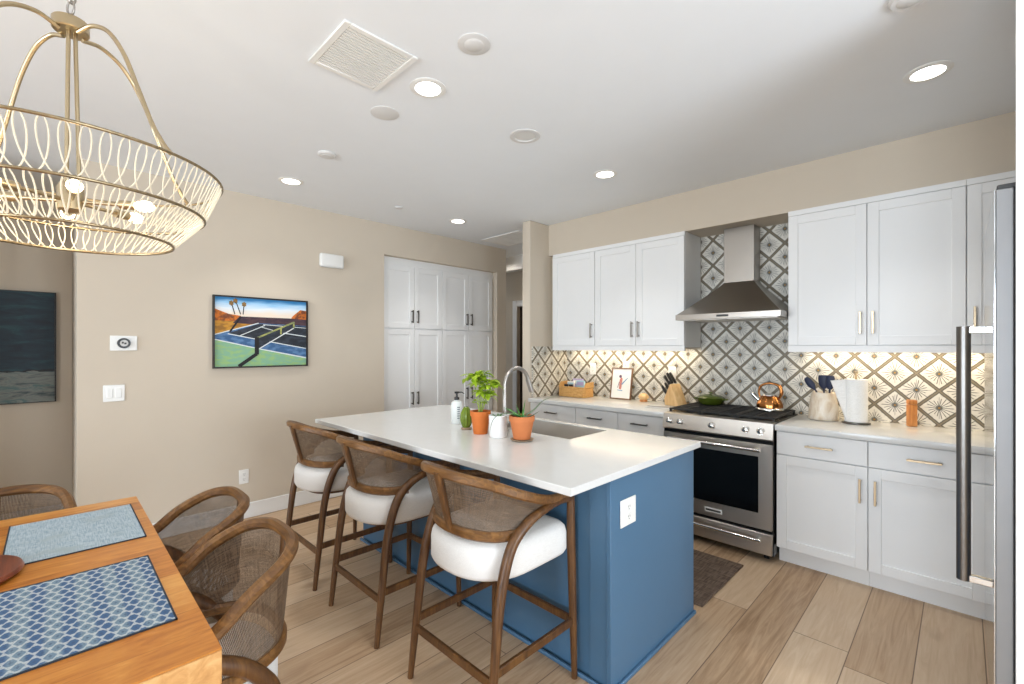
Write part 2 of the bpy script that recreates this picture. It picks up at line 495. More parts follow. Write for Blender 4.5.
class MB:
    def __init__(self):
        self.bm = bmesh.new()
        self.uv = None

    def _f(self, vs, mi=0):
        try:
            f = self.bm.faces.new(vs)
            f.material_index = mi
            return f
        except ValueError:
            return None

    def box(self, x0, x1, y0, y1, z0, z1, bev=0.0, seg=1, mi=0, mat=None):
        if x0 > x1: x0, x1 = x1, x0
        if y0 > y1: y0, y1 = y1, y0
        if z0 > z1: z0, z1 = z1, z0
        c = [(x, y, z) for z in (z0, z1) for y in (y0, y1) for x in (x0, x1)]
        vs = [self.bm.verts.new(mat @ V(p) if mat else p) for p in c]
        fs = [self._f([vs[i] for i in q], mi) for q in ((0, 2, 3, 1), (4, 5, 7, 6), (0, 1, 5, 4), (2, 6, 7, 3), (0, 4, 6, 2), (1, 3, 7, 5))]
        if bev > 0:
            es = set()
            for f in fs:
                es.update(f.edges)
            bmesh.ops.bevel(self.bm, geom=list(es), offset=bev, segments=seg, affect='EDGES', profile=0.5)
        return self

    def loft(self, rings, cap0=True, cap1=True, closed=True, mi=0):
        R = [[self.bm.verts.new(p) for p in r] for r in rings]
        n = len(R[0])
        for a, b in zip(R[:-1], R[1:]):
            for i in range(n if closed else n - 1):
                j = (i + 1) % n
                self._f((a[i], a[j], b[j], b[i]), mi)
        if cap0: self._f(list(reversed(R[0])), mi)
        if cap1: self._f(R[-1], mi)
        return self

    def sweep(self, pts, section, up=(0, 0, 1), scales=None, closed=False, transport=False, mi=0):
        """section: list of (a, b) offsets along side / up"""
        P = [V(p) for p in pts]
        n = len(P)
        rings = []
        U = V(up)
        prev = None
        for i in range(n):
            if closed:
                t = P[(i + 1) % n] - P[i - 1]
            else:
                t = P[min(i + 1, n - 1)] - P[max(i - 1, 0)]
            if t.length < 1e-9: t = V((0, 0, 1))
            t.normalize()
            if transport:
                if prev is None:
                    u = V((0, 0, 1)) if abs(t.z) < 0.9 else V((0, 1, 0))
                else:
                    u = prev
                u = u - t * u.dot(t)
                u.normalize()
                prev = u
            else:
                u = U - t * U.dot(t)
                if u.length < 1e-6: u = V((0, 1, 0))
                u.normalize()
            s = t.cross(u)
            k = scales[i] if scales else 1.0
            rings.append([P[i] + s * (a * k) + u * (b * k) for a, b in section])
        if closed:
            rings.append(rings[0])
            R = [[self.bm.verts.new(p) for p in r] for r in rings[:-1]]
            R.append(R[0])
            m = len(section)
            for a, b in zip(R[:-1], R[1:]):
                for i in range(m):
                    j = (i + 1) % m
                    self._f((a[i], a[j], b[j], b[i]), mi)
        else:
            self.loft(rings, True, True, True, mi)
        return self

    def tube(self, pts, r, seg=10, closed=False, mi=0):
        n = len(pts)
        rr = lerp_list(list(r), n) if isinstance(r, (list, tuple)) else None
        base = 1.0 if rr else r
        sec = [(base * math.cos(2 * PI * i / seg), base * math.sin(2 * PI * i / seg)) for i in range(seg)]
        return self.sweep(pts, sec, scales=rr, closed=closed, transport=True, mi=mi)

    def cyl(self, p0, p1, r0, r1=None, seg=20, mi=0):
        r1 = r0 if r1 is None else r1
        return self.tube([p0, p1], [r0, r1], seg, mi=mi)

    def lathe(self, prof, c=(0, 0, 0), seg=32, mi=0, axis='Z'):
        rings = []
        for r, z in prof:
            r = max(r, 1e-5)
            ring = []
            for i in range(seg):
                a = 2 * PI * i / seg
                p = (r * math.cos(a), r * math.sin(a), z)
                if axis == 'Y': p = (p[0], -p[2], p[1])     # axis points to -Y
                ring.append(V(c) + V(p))
            rings.append(ring)
        return self.loft(rings, True, True, True, mi)

    def prism(self, poly, y0, y1, plane='XZ', mi=0):
        def P(a, b, d):
            return {'XZ': (a, d, b), 'YZ': (d, a, b), 'XY': (a, b, d)}[plane]
        return self.loft([[V(P(a, b, y0)) for a, b in poly], [V(P(a, b, y1)) for a, b in poly]], mi=mi)

    def grid(self, fn, nu, nv, mi=0, uvfn=None):
        lay = self.bm.loops.layers.uv.verify() if uvfn else None
        g = [[self.bm.verts.new(fn(i / nu, j / nv)) for j in range(nv + 1)] for i in range(nu + 1)]
        for i in range(nu):
            for j in range(nv):
                f = self._f((g[i][j], g[i + 1][j], g[i + 1][j + 1], g[i][j + 1]), mi)
                if lay and f:
                    for l, (a, b) in zip(f.loops, ((i, j), (i + 1, j), (i + 1, j + 1), (i, j + 1))):
                        l[lay].uv = uvfn(a / nu, b / nv)
        return self

    def build(self, name, mat, parent=None, smooth=38, loc=None, rotz=0.0, uvfn=None):
        if uvfn:
            lay = self.bm.loops.layers.uv.verify()
            for f in self.bm.faces:
                for l in f.loops:
                    l[lay].uv = uvfn(l.vert.co)
        bmesh.ops.recalc_face_normals(self.bm, faces=self.bm.faces)
        me = bpy.data.meshes.new(name)
        self.bm.to_mesh(me)
        self.bm.free()
        for m in (mat if isinstance(mat, (list, tuple)) else [mat]):
            me.materials.append(M[m] if isinstance(m, str) else m)
        if smooth:
            for p in me.polygons: p.use_smooth = True
            me.set_sharp_from_angle(angle=math.radians(smooth))
        o = bpy.data.objects.new(name, me)
        COL.objects.link(o)
        if parent: o.parent = parent
        if loc is not None: o.location = loc
        o.rotation_euler = (0, 0, rotz)
        return o


def tag(o, label=None, cat=None, group=None, kind=None):
    if label: o['label'] = label
    if cat: o['category'] = cat
    if group: o['group'] = group
    if kind: o['kind'] = kind
    return o


def thing(name, label, cat, loc=(0, 0, 0), rotz=0.0, group=None):
    o = bpy.data.objects.new(name, None)
    o.empty_display_size = 0.05
    COL.objects.link(o)
    o.location = loc
    o.rotation_euler = (0, 0, rotz)
    return tag(o, label, cat, group)


def dup(root, loc, rotz=0.0, label=None, group=None):
    r = root.copy()
    COL.objects.link(r)
    r.location = loc
    r.rotation_euler = (0, 0, rotz)
    if label: r['label'] = label
    if group: r['group'] = group
    for ch in list(root.children):
        c = ch.copy()
        COL.objects.link(c)
        c.parent = r
        for g in ch.children:
            d = g.copy()
            COL.objects.link(d)
            d.parent = c
    return r


def struct(name, mb, mat, smooth=0, uvfn=None):
    return tag(mb.build(name, mat, None, smooth, uvfn=uvfn), kind='structure')


# ------------------------------------------------------------------ the room
CZ = 2.69          # ceiling
WX = -4.229        # painting wall
NY = 3.96          # range wall
AX = -5.30         # alcove wall
struct('floor', MB().box(-6.3, 2.9, -4.3, 6.1, -0.1, 0.0), 'floor')
struct('ceiling', MB().box(-6.3, 2.9, -4.3, 6.1, CZ, CZ + 0.1), 'ceil')
PY0, PY1, PZ = 2.405, 4.005, 2.375      # pantry niche
w = MB()
w.box(AX, WX, 0.118, PY0, 0, CZ).box(AX, WX, PY1, 4.165, 0, CZ).box(AX, WX, PY0, PY1, PZ, CZ).box(AX, -4.86, PY0, PY1, 0, PZ)
struct('wall_west', w, 'wall')
struct('wall_alcove', MB().box(AX - 0.12, AX, -4.2, 0.118, 0, CZ), 'wall')
struct('wall_wing', MB().box(-3.18, -3.07, 3.36, 4.95, 0, CZ, 0.012, 3), 'wall', 40)
struct('wall_north', MB().box(-3.07, 1.05, NY, NY + 0.12, 0, CZ), 'wall')
struct('wall_soffit', MB().box(-3.07, 0.93, 3.65, NY, 2.368, CZ), 'wall')
struct('wall_east_kitchen', MB().box(0.93, 1.05, 2.18, NY, 0, CZ), 'wall')
struct('wall_fridge_side', MB().box(0.94, 2.6, 2.18, 2.3, 0, CZ), 'wall')
# hall beyond the pantry
hw = MB()
hw.box(-6.2, -4.78, 4.95, 5.07, 0, CZ).box(-4.78, -3.98, 4.95, 5.07, 2.03, CZ).box(-3.98, -3.03, 4.95, 5.07, 0, CZ)
struct('wall_hall', hw, 'wall')
struct('wall_hall_end', MB().box(-6.3, -6.2, 4.1, 5.07, 0, CZ), 'wall')
struct('trim_1', MB().box(-6.2, -3.13, 4.55, 4.67, 2.50, CZ), 'trim')
d = struct('dark_doorway_1', MB().box(-4.775, -3.985, 5.0, 5.04, 0.01, 2.025, 0.003), 'door', 40)  # closed slab standing in for the unlit room past the open doorway
h = MB()
for z in (0.25, 1.05, 1.82):
    h.cyl((-4.768, 4.992, z - 0.045), (-4.768, 4.992, z + 0.045), 0.007, seg=8)
h.build('hinge', 'nickel', d)
t = MB()
t.box(-4.87, -4.78, 4.932, 4.95, 0, 2.12, 0.004).box(-3.98, -3.89, 4.932, 4.95, 0, 2.12, 0.004).box(-4.78, -3.98, 4.932, 4.95, 2.03, 2.12, 0.004)
struct('trim_2', t, 'trim', 40)
# walls and windows behind the camera
sw = MB()
for a, b in ((-5.42, -3.4), (-1.4, -0.1), (1.9, 2.72)):
    sw.box(a, b, -4.2, -4.08, 0, CZ)
for a, b in ((-3.4, -1.4), (-0.1, 1.9)):
    sw.box(a, b, -4.2, -4.08, 0, 0.3).box(a, b, -4.2, -4.08, 2.4, CZ)
struct('wall_south', sw, 'wall')
ew = MB()
ew.box(2.6, 2.72, -4.2, 0.0, 0, CZ).box(2.6, 2.72, 2.0, 2.3, 0, CZ).box(2.6, 2.72, 0.0, 2.0, 0, 0.3).box(2.6, 2.72, 0.0, 2.0, 2.4, CZ)
struct('wall_east', ew, 'wall')


def window(i, x0, x1, z0, z1, place, rotz):
    f = MB()
    s = 0.05
    f.box(x0, x0 + s, -0.03, 0.03, z0, z1).box(x1 - s, x1, -0.03, 0.03, z0, z1).box(x0, x1, -0.03, 0.03, z0, z0 + s).box(x0, x1, -0.03, 0.03, z1 - s, z1)
    f.box((x0 + x1) / 2 - 0.025, (x0 + x1) / 2 + 0.025, -0.028, 0.028, z0, z1)
    o = f.build('window_%d' % i, 'trim', None, 0, place, rotz)
    tag(o, kind='structure')
    MB().box(x0 + s, x1 - s, -0.004, 0.004, z0 + s, z1 - s).build('window_pane', 'pane', o, 0)


window(1, -1.0, 1.0, 0.3, 2.4, (-2.4, -4.14, 0), 0)
window(2, -1.0, 1.0, 0.3, 2.4, (0.9, -4.14, 0), 0)
window(3, -1.0, 1.0, 0.3, 2.4, (2.66, 1.0, 0), PI / 2)  # unseen window, placed here to let in the ceiling fill
struct('wall_alcove_blocker', MB().box(-4.35, WX, -4.1, -0.90, 0, CZ), 'wall')  # unseen partition added to keep window light out of the alcove

bb = MB()
bb.box(WX, WX + 0.016, 0.118, PY0 - 0.02, 0, 0.125, 0.004).box(WX, WX + 0.016, PY1, 4.165, 0, 0.125, 0.004)
bb.box(AX, WX, 0.102, 0.118, 0, 0.125, 0.004)
struct('baseboard_west', bb, 'trim', 40)
struct('baseboard_alcove', MB().box(AX, AX + 0.016, -4.0, 0.102, 0, 0.125, 0.004), 'trim', 40)

# tiled backsplash (UV in metres)
ts = MB()
ts.box(-3.058, 0.93, 3.948, NY - 0.001, 0.914, 1.40).box(-1.607, -0.866, 3.9481, NY - 0.001, 1.40, 2.367)
tb = ts.build('backsplash', 'tile', None, 0, uvfn=lambda c: (c.x, c.z))
tag(tb, 'patterned diamond starburst tile backsplash along the range wall', 'backsplash')
tw = MB().box(-3.07, -3.058, 3.385, 3.9475, 0.914, 1.425)
tag(tw.build('backsplash', 'tile', None, 0, uvfn=lambda c: (c.y - 7.02, c.z)), 'narrow tiled side splash on the wing wall left of the counter', 'backsplash')


# ------------------------------------------------------------------ cabinets (fronts face local -Y)
def shaker(x0, x1, z0, z1, y=0.0, t=0.02, fw=0.058):
    m = MB()
    m.box(x0, x0 + fw, y - t, y, z0, z1, 0.0015).box(x1 - fw, x1, y - t, y, z0, z1, 0.0015)
    m.box(x0 + fw, x1 - fw, y - t, y, z0, z0 + fw, 0.0015).box(x0 + fw, x1 - fw, y - t, y, z1 - fw, z1, 0.0015)
    m.box(x0 + fw, x1 - fw, y - t + 0.009, y, z0 + fw, z1 - fw)
    return m


def slab(x0, x1, z0, z1, y=0.0, t=0.02):
    return MB().box(x0, x1, y - t, y, z0, z1, 0.002)


def pull(cx, z, length, y, vertical, mat, parent, r=0.0055):
    m = MB()
    h = length / 2
    out = 0.03
    s = r
    if vertical:
        m.box(cx - s, cx + s, y - out - s, y - out + s, z - h, z + h, 0.0015)
        for q in (-h * 0.82, h * 0.82):
            m.box(cx - s * 0.8, cx + s * 0.8, y - out, y, z + q - s, z + q + s)
    else:
        m.box(cx - h, cx + h, y - out - s, y - out + s, z - s, z + s, 0.0015)
        for q in (-h * 0.82, h * 0.82):
            m.box(cx + q - s, cx + q + s, y - out, y, z - s * 0.8, z + s * 0.8)
    return m.build('handle', mat, parent)


G = 0.0018


def base_unit(label, x0, x1, hside, hmat, group):
    """drawer over a shaker door"""
    t = thing('base_cabinet', label, 'cabinet', ((x0 + x1) / 2, 3.365, 0), 0, group)
    a, b = -(x1 - x0) / 2 + 0.0006, (x1 - x0) / 2 - 0.0006
    m = MB()
    m.box(a, b, 0.0, 0.58, 0.105, 0.874).box(a, b, 0.052, 0.58, 0.0, 0.105)
    m.build('body', 'cab', t, 0)
    d = slab(a + G, b - G, 0.722, 0.868).build('drawer', 'cab', t)
    pull((a + b) / 2, 0.796, 0.145, -0.02, False, hmat, d)
    d = shaker(a + G, b - G, 0.112, 0.716).build('door', 'cab', t)
    pull(a + 0.035 if hside < 0 else b - 0.035, 0.578, 0.14, -0.02, True, hmat, d)
    return t


GB = 'white base cabinets on the range wall'
base_unit('white base cabinet in the corner at the wing wall under the basket', -3.055, -2.497, 1, 'dkmetal', GB)
base_unit('white base cabinet under the small framed print', -2.497, -2.058, 1, 'dkmetal', GB)
base_unit('white base cabinet immediately left of the range', -2.058, -1.640, -1, 'dkmetal', GB)
base_unit('white base cabinet immediately right of the range under the utensil crock', -0.868, -0.390, 1, 'champ', GB)
base_unit('white base cabinet under the orange wooden block, beside the fridge handle', -0.390, 0.098, -1, 'champ', GB)
base_unit('white base cabinet at the far right end behind the refrigerator', 0.098, 0.55, -1, 'champ', GB)

UT, UB = 2.366, 1.386


def upper_unit(label, splits, handles, group, end=False):
    x0, x1 = splits[0], splits[-1]
    t = thing('wall_cabinet', label, 'cabinet', ((x0 + x1) / 2, 3.64, UB), 0, group)
    c = (x0 + x1) / 2
    a, b = x0 - c + 0.0006, x1 - c - 0.0006
    H = UT - UB
    m = MB()
    m.box(a, b, 0.0, 0.306, 0.045, H)
    m.box(a, b, -0.018, 0.0, 0, 0.042).box(a, b, 0.0, 0.306, 0.03, 0.045)
    m.box(a, b, -0.014, 0.0, H - 0.034, H)
    m.build('body', 'cab', t, 0)
    for i in range(len(splits) - 1):
        p, q = splits[i] - c, splits[i + 1] - c
        p, q = max(p, a), min(q, b)
        d = shaker(p + G, q - G, 0.046, H - 0.038).build('door', 'cab', t)
        hx = q - 0.032 if handles[i] > 0 else p + 0.032
        pull(hx, 1.575 - UB, 0.14, -0.02, True, handles[-1], d)
    return t


GU = 'white wall cabinets on the range wall'
upper_unit('single-door white wall cabinet at the left end above the basket', [-2.995, -2.478], [1, 'nickel'], GU)
upper_unit('double-door white wall cabinet left of the range hood', [-2.478, -2.046, -1.607], [1, -1, 'nickel'], GU)
upper_unit('double-door white wall cabinet right of the range hood', [-0.866, -0.427, 0.018], [1, -1, 'champ'], GU)
upper_unit('white wall cabinet half hidden by the refrigerator at the right end', [0.018, 0.46], [-1, 'champ'], GU)
f = MB().box(-3.069, -2.997, 3.70, 3.72, UB, UT)
struct('trim_3', f, 'wall')

# pantry wall of tall cabinets in the niche: fronts face +X
PX = -4.305
for i, (y0, ym, y1, lab) in enumerate(((2.43, 2.806, 3.182, 'tall white pantry cabinet nearer the tennis court painting'),
                                       (3.182, 3.58, 3.97, 'tall white pantry cabinet nearer the hallway corner'))):
    c = (y0 + y1) / 2
    t = thing('pantry_cabinet', lab, 'cabinet', (PX, c, 0), PI / 2, 'tall pantry cabinets set in the niche')
    a, b, mid = y0 - c + 0.0006, y1 - c - 0.0006, ym - c
    MB().box(a, b, 0, 0.53, 0.10, 2.30).box(a, b, 0.05, 0.53, 0, 0.10).build('body', 'cab', t, 0)
    for (p, q, s) in ((a, mid, 1), (mid, b, -1)):
        d = shaker(p + G, q - G, 1.622, 2.296).build('door', 'cab', t)
        pull(q - 0.035 if s > 0 else p + 0.035, 1.752, 0.14, -0.02, True, 'dkmetal', d, 0.006)
        d = shaker(p + G, q - G, 0.108, 1.612).build('door', 'cab', t)
        pull(q - 0.035 if s > 0 else p + 0.035, 0.86, 0.14, -0.02, True, 'dkmetal', d, 0.006)
pf = MB()
pf.box(PX - 0.04, PX - 0.005, PY0, 2.43, 0, PZ).box(PX - 0.04, PX - 0.005, 3.97, PY1, 0, PZ).box(PX - 0.04, PX + 0.004, 2.43, 3.97, 2.30, PZ)
struct('trim_4', pf, 'cab')

# worktops
def slabtop(name, label, x0, x1, y0, y1):
    return tag(MB().box(x0, x1, y0, y1, 0.876, 0.914, 0.003, 2).build(name, 'quartz'), label, 'worktop')


slabtop('countertop', 'white quartz countertop left of the range holding basket and knife block', -3.057, -1.638, 3.318, 3.947)
slabtop('countertop', 'white quartz countertop right of the range holding crock and paper towels', -0.870, 0.55, 3.318, 3.947)

# ------------------------------------------------------------------ island
IX0, IX1 = -3.15, -1.02
t = thing('kitchen_island', 'blue painted kitchen island base under the white stone top', 'kitchen island', (-2.1, 2.0, 0))
m = MB()
o = (2.1, -2.0, 0)


def L(x0, x1, y0, y1, z0, z1, bev=0.0):
    m.box(x0 + 2.1, x1 + 2.1, y0 - 2.0, y1 - 2.0, z0, z1, bev)


L(IX0, IX1 - 0.024, 1.62, 1.645, 0.0, 0.8835)
L(IX0, IX1 - 0.024, 2.398, 2.41, 0.1, 0.8835)
L(IX0, IX0 + 0.025, 1.645, 2.398, 0.0, 0.8835)
L(IX0, IX1 - 0.024, 2.30, 2.365, 0.0, 0.1)
L(IX0 + 0.025, IX1 - 0.03, 1.645, 2.30, 0.08, 0.10)
L(IX1 - 0.11, IX1 - 0.024, 1.614, 1.62, 0.0, 0.8835, 0.001)
m.build('body', 'blue', t, 0)
m = MB()
L(IX1 - 0.020, IX1, 1.606, 2.412, 0.0, 0.8835, 0.002)
m.build('end_panel', 'blue', t, 40)
m = MB()
L(IX0, IX1 + 0.014, 1.592, 1.606, 0.0, 0.018, 0.003)
L(IX1, IX1 + 0.014, 1.606, 2.415, 0.0, 0.018, 0.003)
m.build('shoe_moulding', 'blue', t, 40)
m = MB()
L(IX1 - 0.0245, IX1 - 0.0195, 1.614, 2.39, 0.0, 0.8835)
m.build('seam_strip', 'blue', t, 0)

# island top with the sink cut-out
SX0, SX1, SY0, SY1 = -2.17, -1.53, 1.995, 2.372
TX0, TX1, TY0, TY1 = -3.235, -0.992, 1.302, 2.436
m = MB()


def ring_rect(x0, x1, y0, y1, z, n=4):
    return [V((x0, y0, z)), V((x1, y0, z)), V((x1, y1, z)), V((x0, y1, z))]


e = 0.003
m.loft([ring_rect(SX0, SX1, SY0, SY1, 0.884), ring_rect(TX0 + e, TX1 - e, TY0 + e, TY1 - e, 0.884), ring_rect(TX0, TX1, TY0, TY1, 0.884 + e),
        ring_rect(TX0, TX1, TY0, TY1, 0.914 - e), ring_rect(TX0 + e, TX1 - e, TY0 + e, TY1 - e, 0.914), ring_rect(SX0, SX1, SY0, SY1, 0.914),
        ring_rect(SX0, SX1, SY0, SY1, 0.884)], False, False)
tag(m.build('island_countertop', 'quartz', None, 30), 'long white quartz island top with overhang above the stools', 'worktop')
m = MB()
i_ = 0.006
i_ = -0.0012
m.loft([ring_rect(SX0 + 0.0006, SX1 - 0.0006, SY0 + 0.0006, SY1 - 0.0006, 0.8835), ring_rect(SX0 + 0.0006, SX1 - 0.0006, SY0 + 0.0006, SY1 - 0.0006, 0.909),
        ring_rect(SX0 - i_, SX1 + i_, SY0 - i_, SY1 + i_, 0.909), ring_rect(SX0 + 0.004, SX1 - 0.004, SY0 + 0.004, SY1 - 0.004, 0.70), ring_rect(SX0 + 0.03, SX1 - 0.03, SY0 + 0.03, SY1 - 0.03, 0.672)], False, True)
t = thing('sink', 'stainless steel undermount sink in the island top', 'sink', (0, 0, 0))
m.build('basin', 'sinksteel', t, 30)
MB().lathe([(0.0, 0.0), (0.04, 0.0), (0.045, 0.004), (0.03, 0.004), (0.0, 0.002)], (-1.85, 2.17, 0.6725), 20).build('drain', 'chrome', t)

# faucet
t = thing('kitchen_faucet', 'arched brushed nickel gooseneck faucet behind the potted plants', 'faucet', (-1.972, 1.930, 0.914))
MB().lathe([(0.0, 0), (0.028, 0), (0.028, 0.006), (0.021, 0.012), (0.021, 0.05), (0.015, 0.06), (0.0, 0.06)], seg=24).build('base', 'nickel', t)
pts = [V((0, 0, 0.05)), V((0, 0, 0.27))]
for i in range(1, 15):
    a = PI * i / 14 * 0.90
    pts.append(V((0.012 * i / 14, 0.10 * (1 - math.cos(a)), 0.27 + 0.105 * math.sin(a))))
MB().tube(cr(pts, 3), 0.0128, 14).build('spout', 'nickel', t)
e0 = pts[-1]
dirn = (pts[-1] - pts[-2]).normalized()
MB().cyl(e0 - dirn * 0.002, e0 + dirn * 0.085, 0.0165, 0.0185, 16).build('spray_head', 'nickel', t)
m = MB()
m.cyl((0.02, 0, 0.035), (0.045, 0, 0.035), 0.012, seg=14).tube([(0.045, 0, 0.035), (0.06, -0.01, 0.05), (0.07, -0.03, 0.09)], [0.007, 0.006, 0.005], 10)
m.build('lever', 'nickel', t)


# ------------------------------------------------------------------ range hood
HX0, HX1 = -1.607, -0.868
hc = (HX0 + HX1) / 2
t = thing('range_hood', 'stainless steel chimney range hood over the stove', 'range hood', (hc, 3.947, 1.63))
W2 = (HX1 - HX0) / 2
DP = 0.49
m = MB()
rings = []
cw, cd = 0.112, 0.148
N = 14
for i in range(N + 1):
    s = i / N
    # bell profile: leaves the lip flat, climbs steeply to the chimney
    k_ = (1 - s) ** 1.1
    hw = cw + (W2 - 0.006 - cw) * k_
    dp = cd + (DP - 0.006 - cd) * k_
    z = 0.042 + 0.262 * s
    ox = -0.012 * (1 - k_)
    rings.append([V((-hw + ox, -dp, z)), V((hw + ox, -dp, z)), V((hw + ox, 0, z)), V((-hw + ox, 0, z))])
m.loft(rings, True, True)
m.build('canopy', 'hoodst', t, 30)
m = MB()
m.box(-W2, W2, -DP, 0, 0.0, 0.042, 0.002)
m.build('lip', 'hoodst', t, 30)
MB().box(-0.055, 0.03, -DP - 0.002, -DP + 0.002, 0.014, 0.029).build('control_strip', 'black', t, 0)
m = MB()
m.box(-W2 + 0.03, -0.005, -DP + 0.04, -0.04, -0.004, 0.004).box(0.005, W2 - 0.03, -DP + 0.04, -0.04, -0.004, 0.004)
m.build('filter', 'steel', t, 0)
MB().box(-cw - 0.012, cw - 0.012, -cd, 0, 0.302, 2.366 - 1.63, 0.0015).build('chimney', 'hoodst', t, 30)

# ------------------------------------------------------------------ range
RX0, RX1 = -1.633, -0.876
rc = (RX0 + RX1) / 2
RW = (RX1 - RX0) / 2
t = thing('range_stove', 'stainless steel gas range with black oven window between the white cabinets', 'stove', (rc, 3.31, 0))
MB().box(-RW, RW, 0.012, 0.62, 0.045, 0.905).build('body', 'blackenamel', t, 0)
m = MB()
for sx in (-1, 1):
    for yy in (0.08, 0.55):
        m.cyl((sx * (RW - 0.06), yy, 0), (sx * (RW - 0.06), yy, 0.05), 0.018, seg=12)
m.build('foot', 'black', t)
# control panel
m = MB()
m.prism([(0.0, 0.800), (-0.016, 0.812), (0.004, 0.916), (0.07, 0.922), (0.07, 0.800)], -RW, RW, 'YZ')
m.build('control_panel', 'steel', t, 30)
for kx in (-0.325, -0.240, -0.010, 0.215, 0.308):
    kb = MB()
    c0, ax = V((kx, -0.008, 0.862)), V((0, -1, 0.18)).normalized()
    kb.tube([c0, c0 + ax * 0.006], [0.024, 0.024], 20)
    kb.tube([c0 + ax * 0.006, c0 + ax * 0.010, c0 + ax * 0.034, c0 + ax * 0.037], [0.017, 0.019, 0.019, 0.015], 20)
    ko = kb.build('knob', 'chrome', t, 40)
    MB().box(kx - 0.0035, kx + 0.0035, -0.053, -0.044, 0.862, 0.886, 0.001).build('grip', 'chrome', ko)
# oven door
m = MB()
m.box(-RW + 0.004, RW - 0.004, -0.012, 0.012, 0.213, 0.776, 0.004)
od = m.build('door', 'steel', t, 40)
MB().box(-RW + 0.085, RW - 0.085, -0.0155, -0.011, 0.318, 0.692, 0.002).build('oven_window', 'blackglass', od, 40)
m = MB()
m.cyl((-RW + 0.06, -0.062, 0.742), (RW - 0.06, -0.062, 0.742), 0.0115, seg=16)
for sx in (-1, 1):
    m.box(sx * (RW - 0.085) - 0.012, sx * (RW - 0.085) + 0.012, -0.066, -0.008, 0.732, 0.752, 0.003)
m.build('handle', 'chrome', od, 40)
b = MB().box(-0.06, 0.06, -0.0145, -0.0115, 0.246, 0.276, 0.001).build('badge', 'plastic', od, 0)
m = MB()
m.box(-0.052, 0.052, -0.0152, -0.014, 0.254, 0.268)
m.build('badge_band', 'slot', b, 0)
m = MB()
m.box(-RW + 0.004, RW - 0.004, -0.012, 0.012, 0.05, 0.190, 0.004)
dr = m.build('drawer', 'steel', t, 40)
m = MB()
m.cyl((-RW + 0.06, -0.055, 0.150), (RW - 0.06, -0.055, 0.150), 0.0105, seg=16)
for sx in (-1, 1):
    m.box(sx * (RW - 0.085) - 0.012, sx * (RW - 0.085) + 0.012, -0.058, -0.008, 0.141, 0.159, 0.003)
m.build('handle', 'chrome', dr, 40)
MB().box(-RW, RW, 0.05, 0.63, 0.906, 0.921, 0.003).build('cooktop', 'blackenamel', t, 40)
for bx, by in ((-0.24, 0.20), (-0.24, 0.46), (0.0, 0.33), (0.24, 0.20), (0.24, 0.46)):
    MB().lathe([(0.0, 0.921), (0.045, 0.921), (0.045, 0.928), (0.032, 0.93), (0.032, 0.936), (0.0, 0.937)], (bx, by, 0), 18).build('burner', 'iron', t)
for gx0, gx1 in ((-RW + 0.012, -0.128), (-0.124, 0.124), (0.128, RW - 0.012)):
    g = MB()
    gz0, gz1 = 0.936, 0.948
    for yy in (0.075, 0.605):
        g.box(gx0, gx1, yy - 0.006, yy + 0.006, gz0, gz1, 0.002)
    for xx in (gx0 + 0.006, gx1 - 0.006, (gx0 + gx1) / 2):
        g.box(xx - 0.006, xx + 0.006, 0.07, 0.61, gz0, gz1, 0.002)
    for yy in (0.14, 0.20, 0.27, 0.34, 0.40, 0.46, 0.53):
        g.box(gx0, gx1, yy - 0.005, yy + 0.005, gz0 + 0.001, gz1 - 0.001, 0.002)
    for xx in (gx0 + 0.008, gx1 - 0.008):
        for yy in (0.08, 0.6):
            g.box(xx - 0.007, xx + 0.007, yy - 0.007, yy + 0.007, 0.9205, gz0 + 0.002)
    g.build('grate', 'iron', t, 40)

# ------------------------------------------------------------------ refrigerator and its side panel
FX, FY0, FY1 = 0.077, 2.185, 3.085
t = thing('refrigerator', 'tall stainless steel refrigerator at the right edge with a long bar handle', 'refrigerator', (0.5, (FY0 + FY1) / 2, 0))
fx = FX - 0.5
hy = (FY1 - FY0) / 2
MB().box(fx + 0.052, 0.40, -hy + 0.004, hy - 0.004, 0.02, 1.925).build('body', 'fside', t, 0)
m = MB()
m.box(fx + 0.001, fx + 0.043, -hy + 0.0008, hy - 0.0008, 0.11, 1.938, 0.003)
dd = m.build('door', 'fside', t, 40)
MB().box(fx - 0.0015, fx + 0.001, -hy, hy, 0.11, 1.938).build('door_skin', 'mirror', dd, 0)
m = MB()
m.box(fx + 0.043, fx + 0.052, -hy + 0.012, hy - 0.012, 0.12, 1.93)
m.build('gasket', 'fgasket', t, 0)
m = MB()
hyy = -hy + 0.075
m.cyl((fx - 0.073, hyy, 0.602), (fx - 0.073, hyy, 1.492), 0.019, seg=24)
m.build('handle', 'darksteel', dd, 40)
for z in (0.612, 1.479):
    MB().box(fx - 0.085, fx, hyy - 0.012, hyy + 0.012, z - 0.012, z + 0.012, 0.003).build('handle_bracket', 'chrome', dd, 40)
MB().box(fx + 0.005, fx + 0.06, -hy + 0.01, -hy + 0.1, 1.938, 1.955, 0.003).build('hinge_cap', 'slot', t, 40)
MB().box(fx + 0.03, fx + 0.05, -hy + 0.02, hy - 0.02, 0.0, 0.105).build('toe_grille', 'black', t, 0)
tag(MB().box(0.1218, 0.93, 2.148, 2.172, 0.0, CZ - 0.002, 0.001).build('fridge_surround', 'cab', None, 0),
    'tall white upright surround beside the refrigerator at the right edge of the room', 'surround')


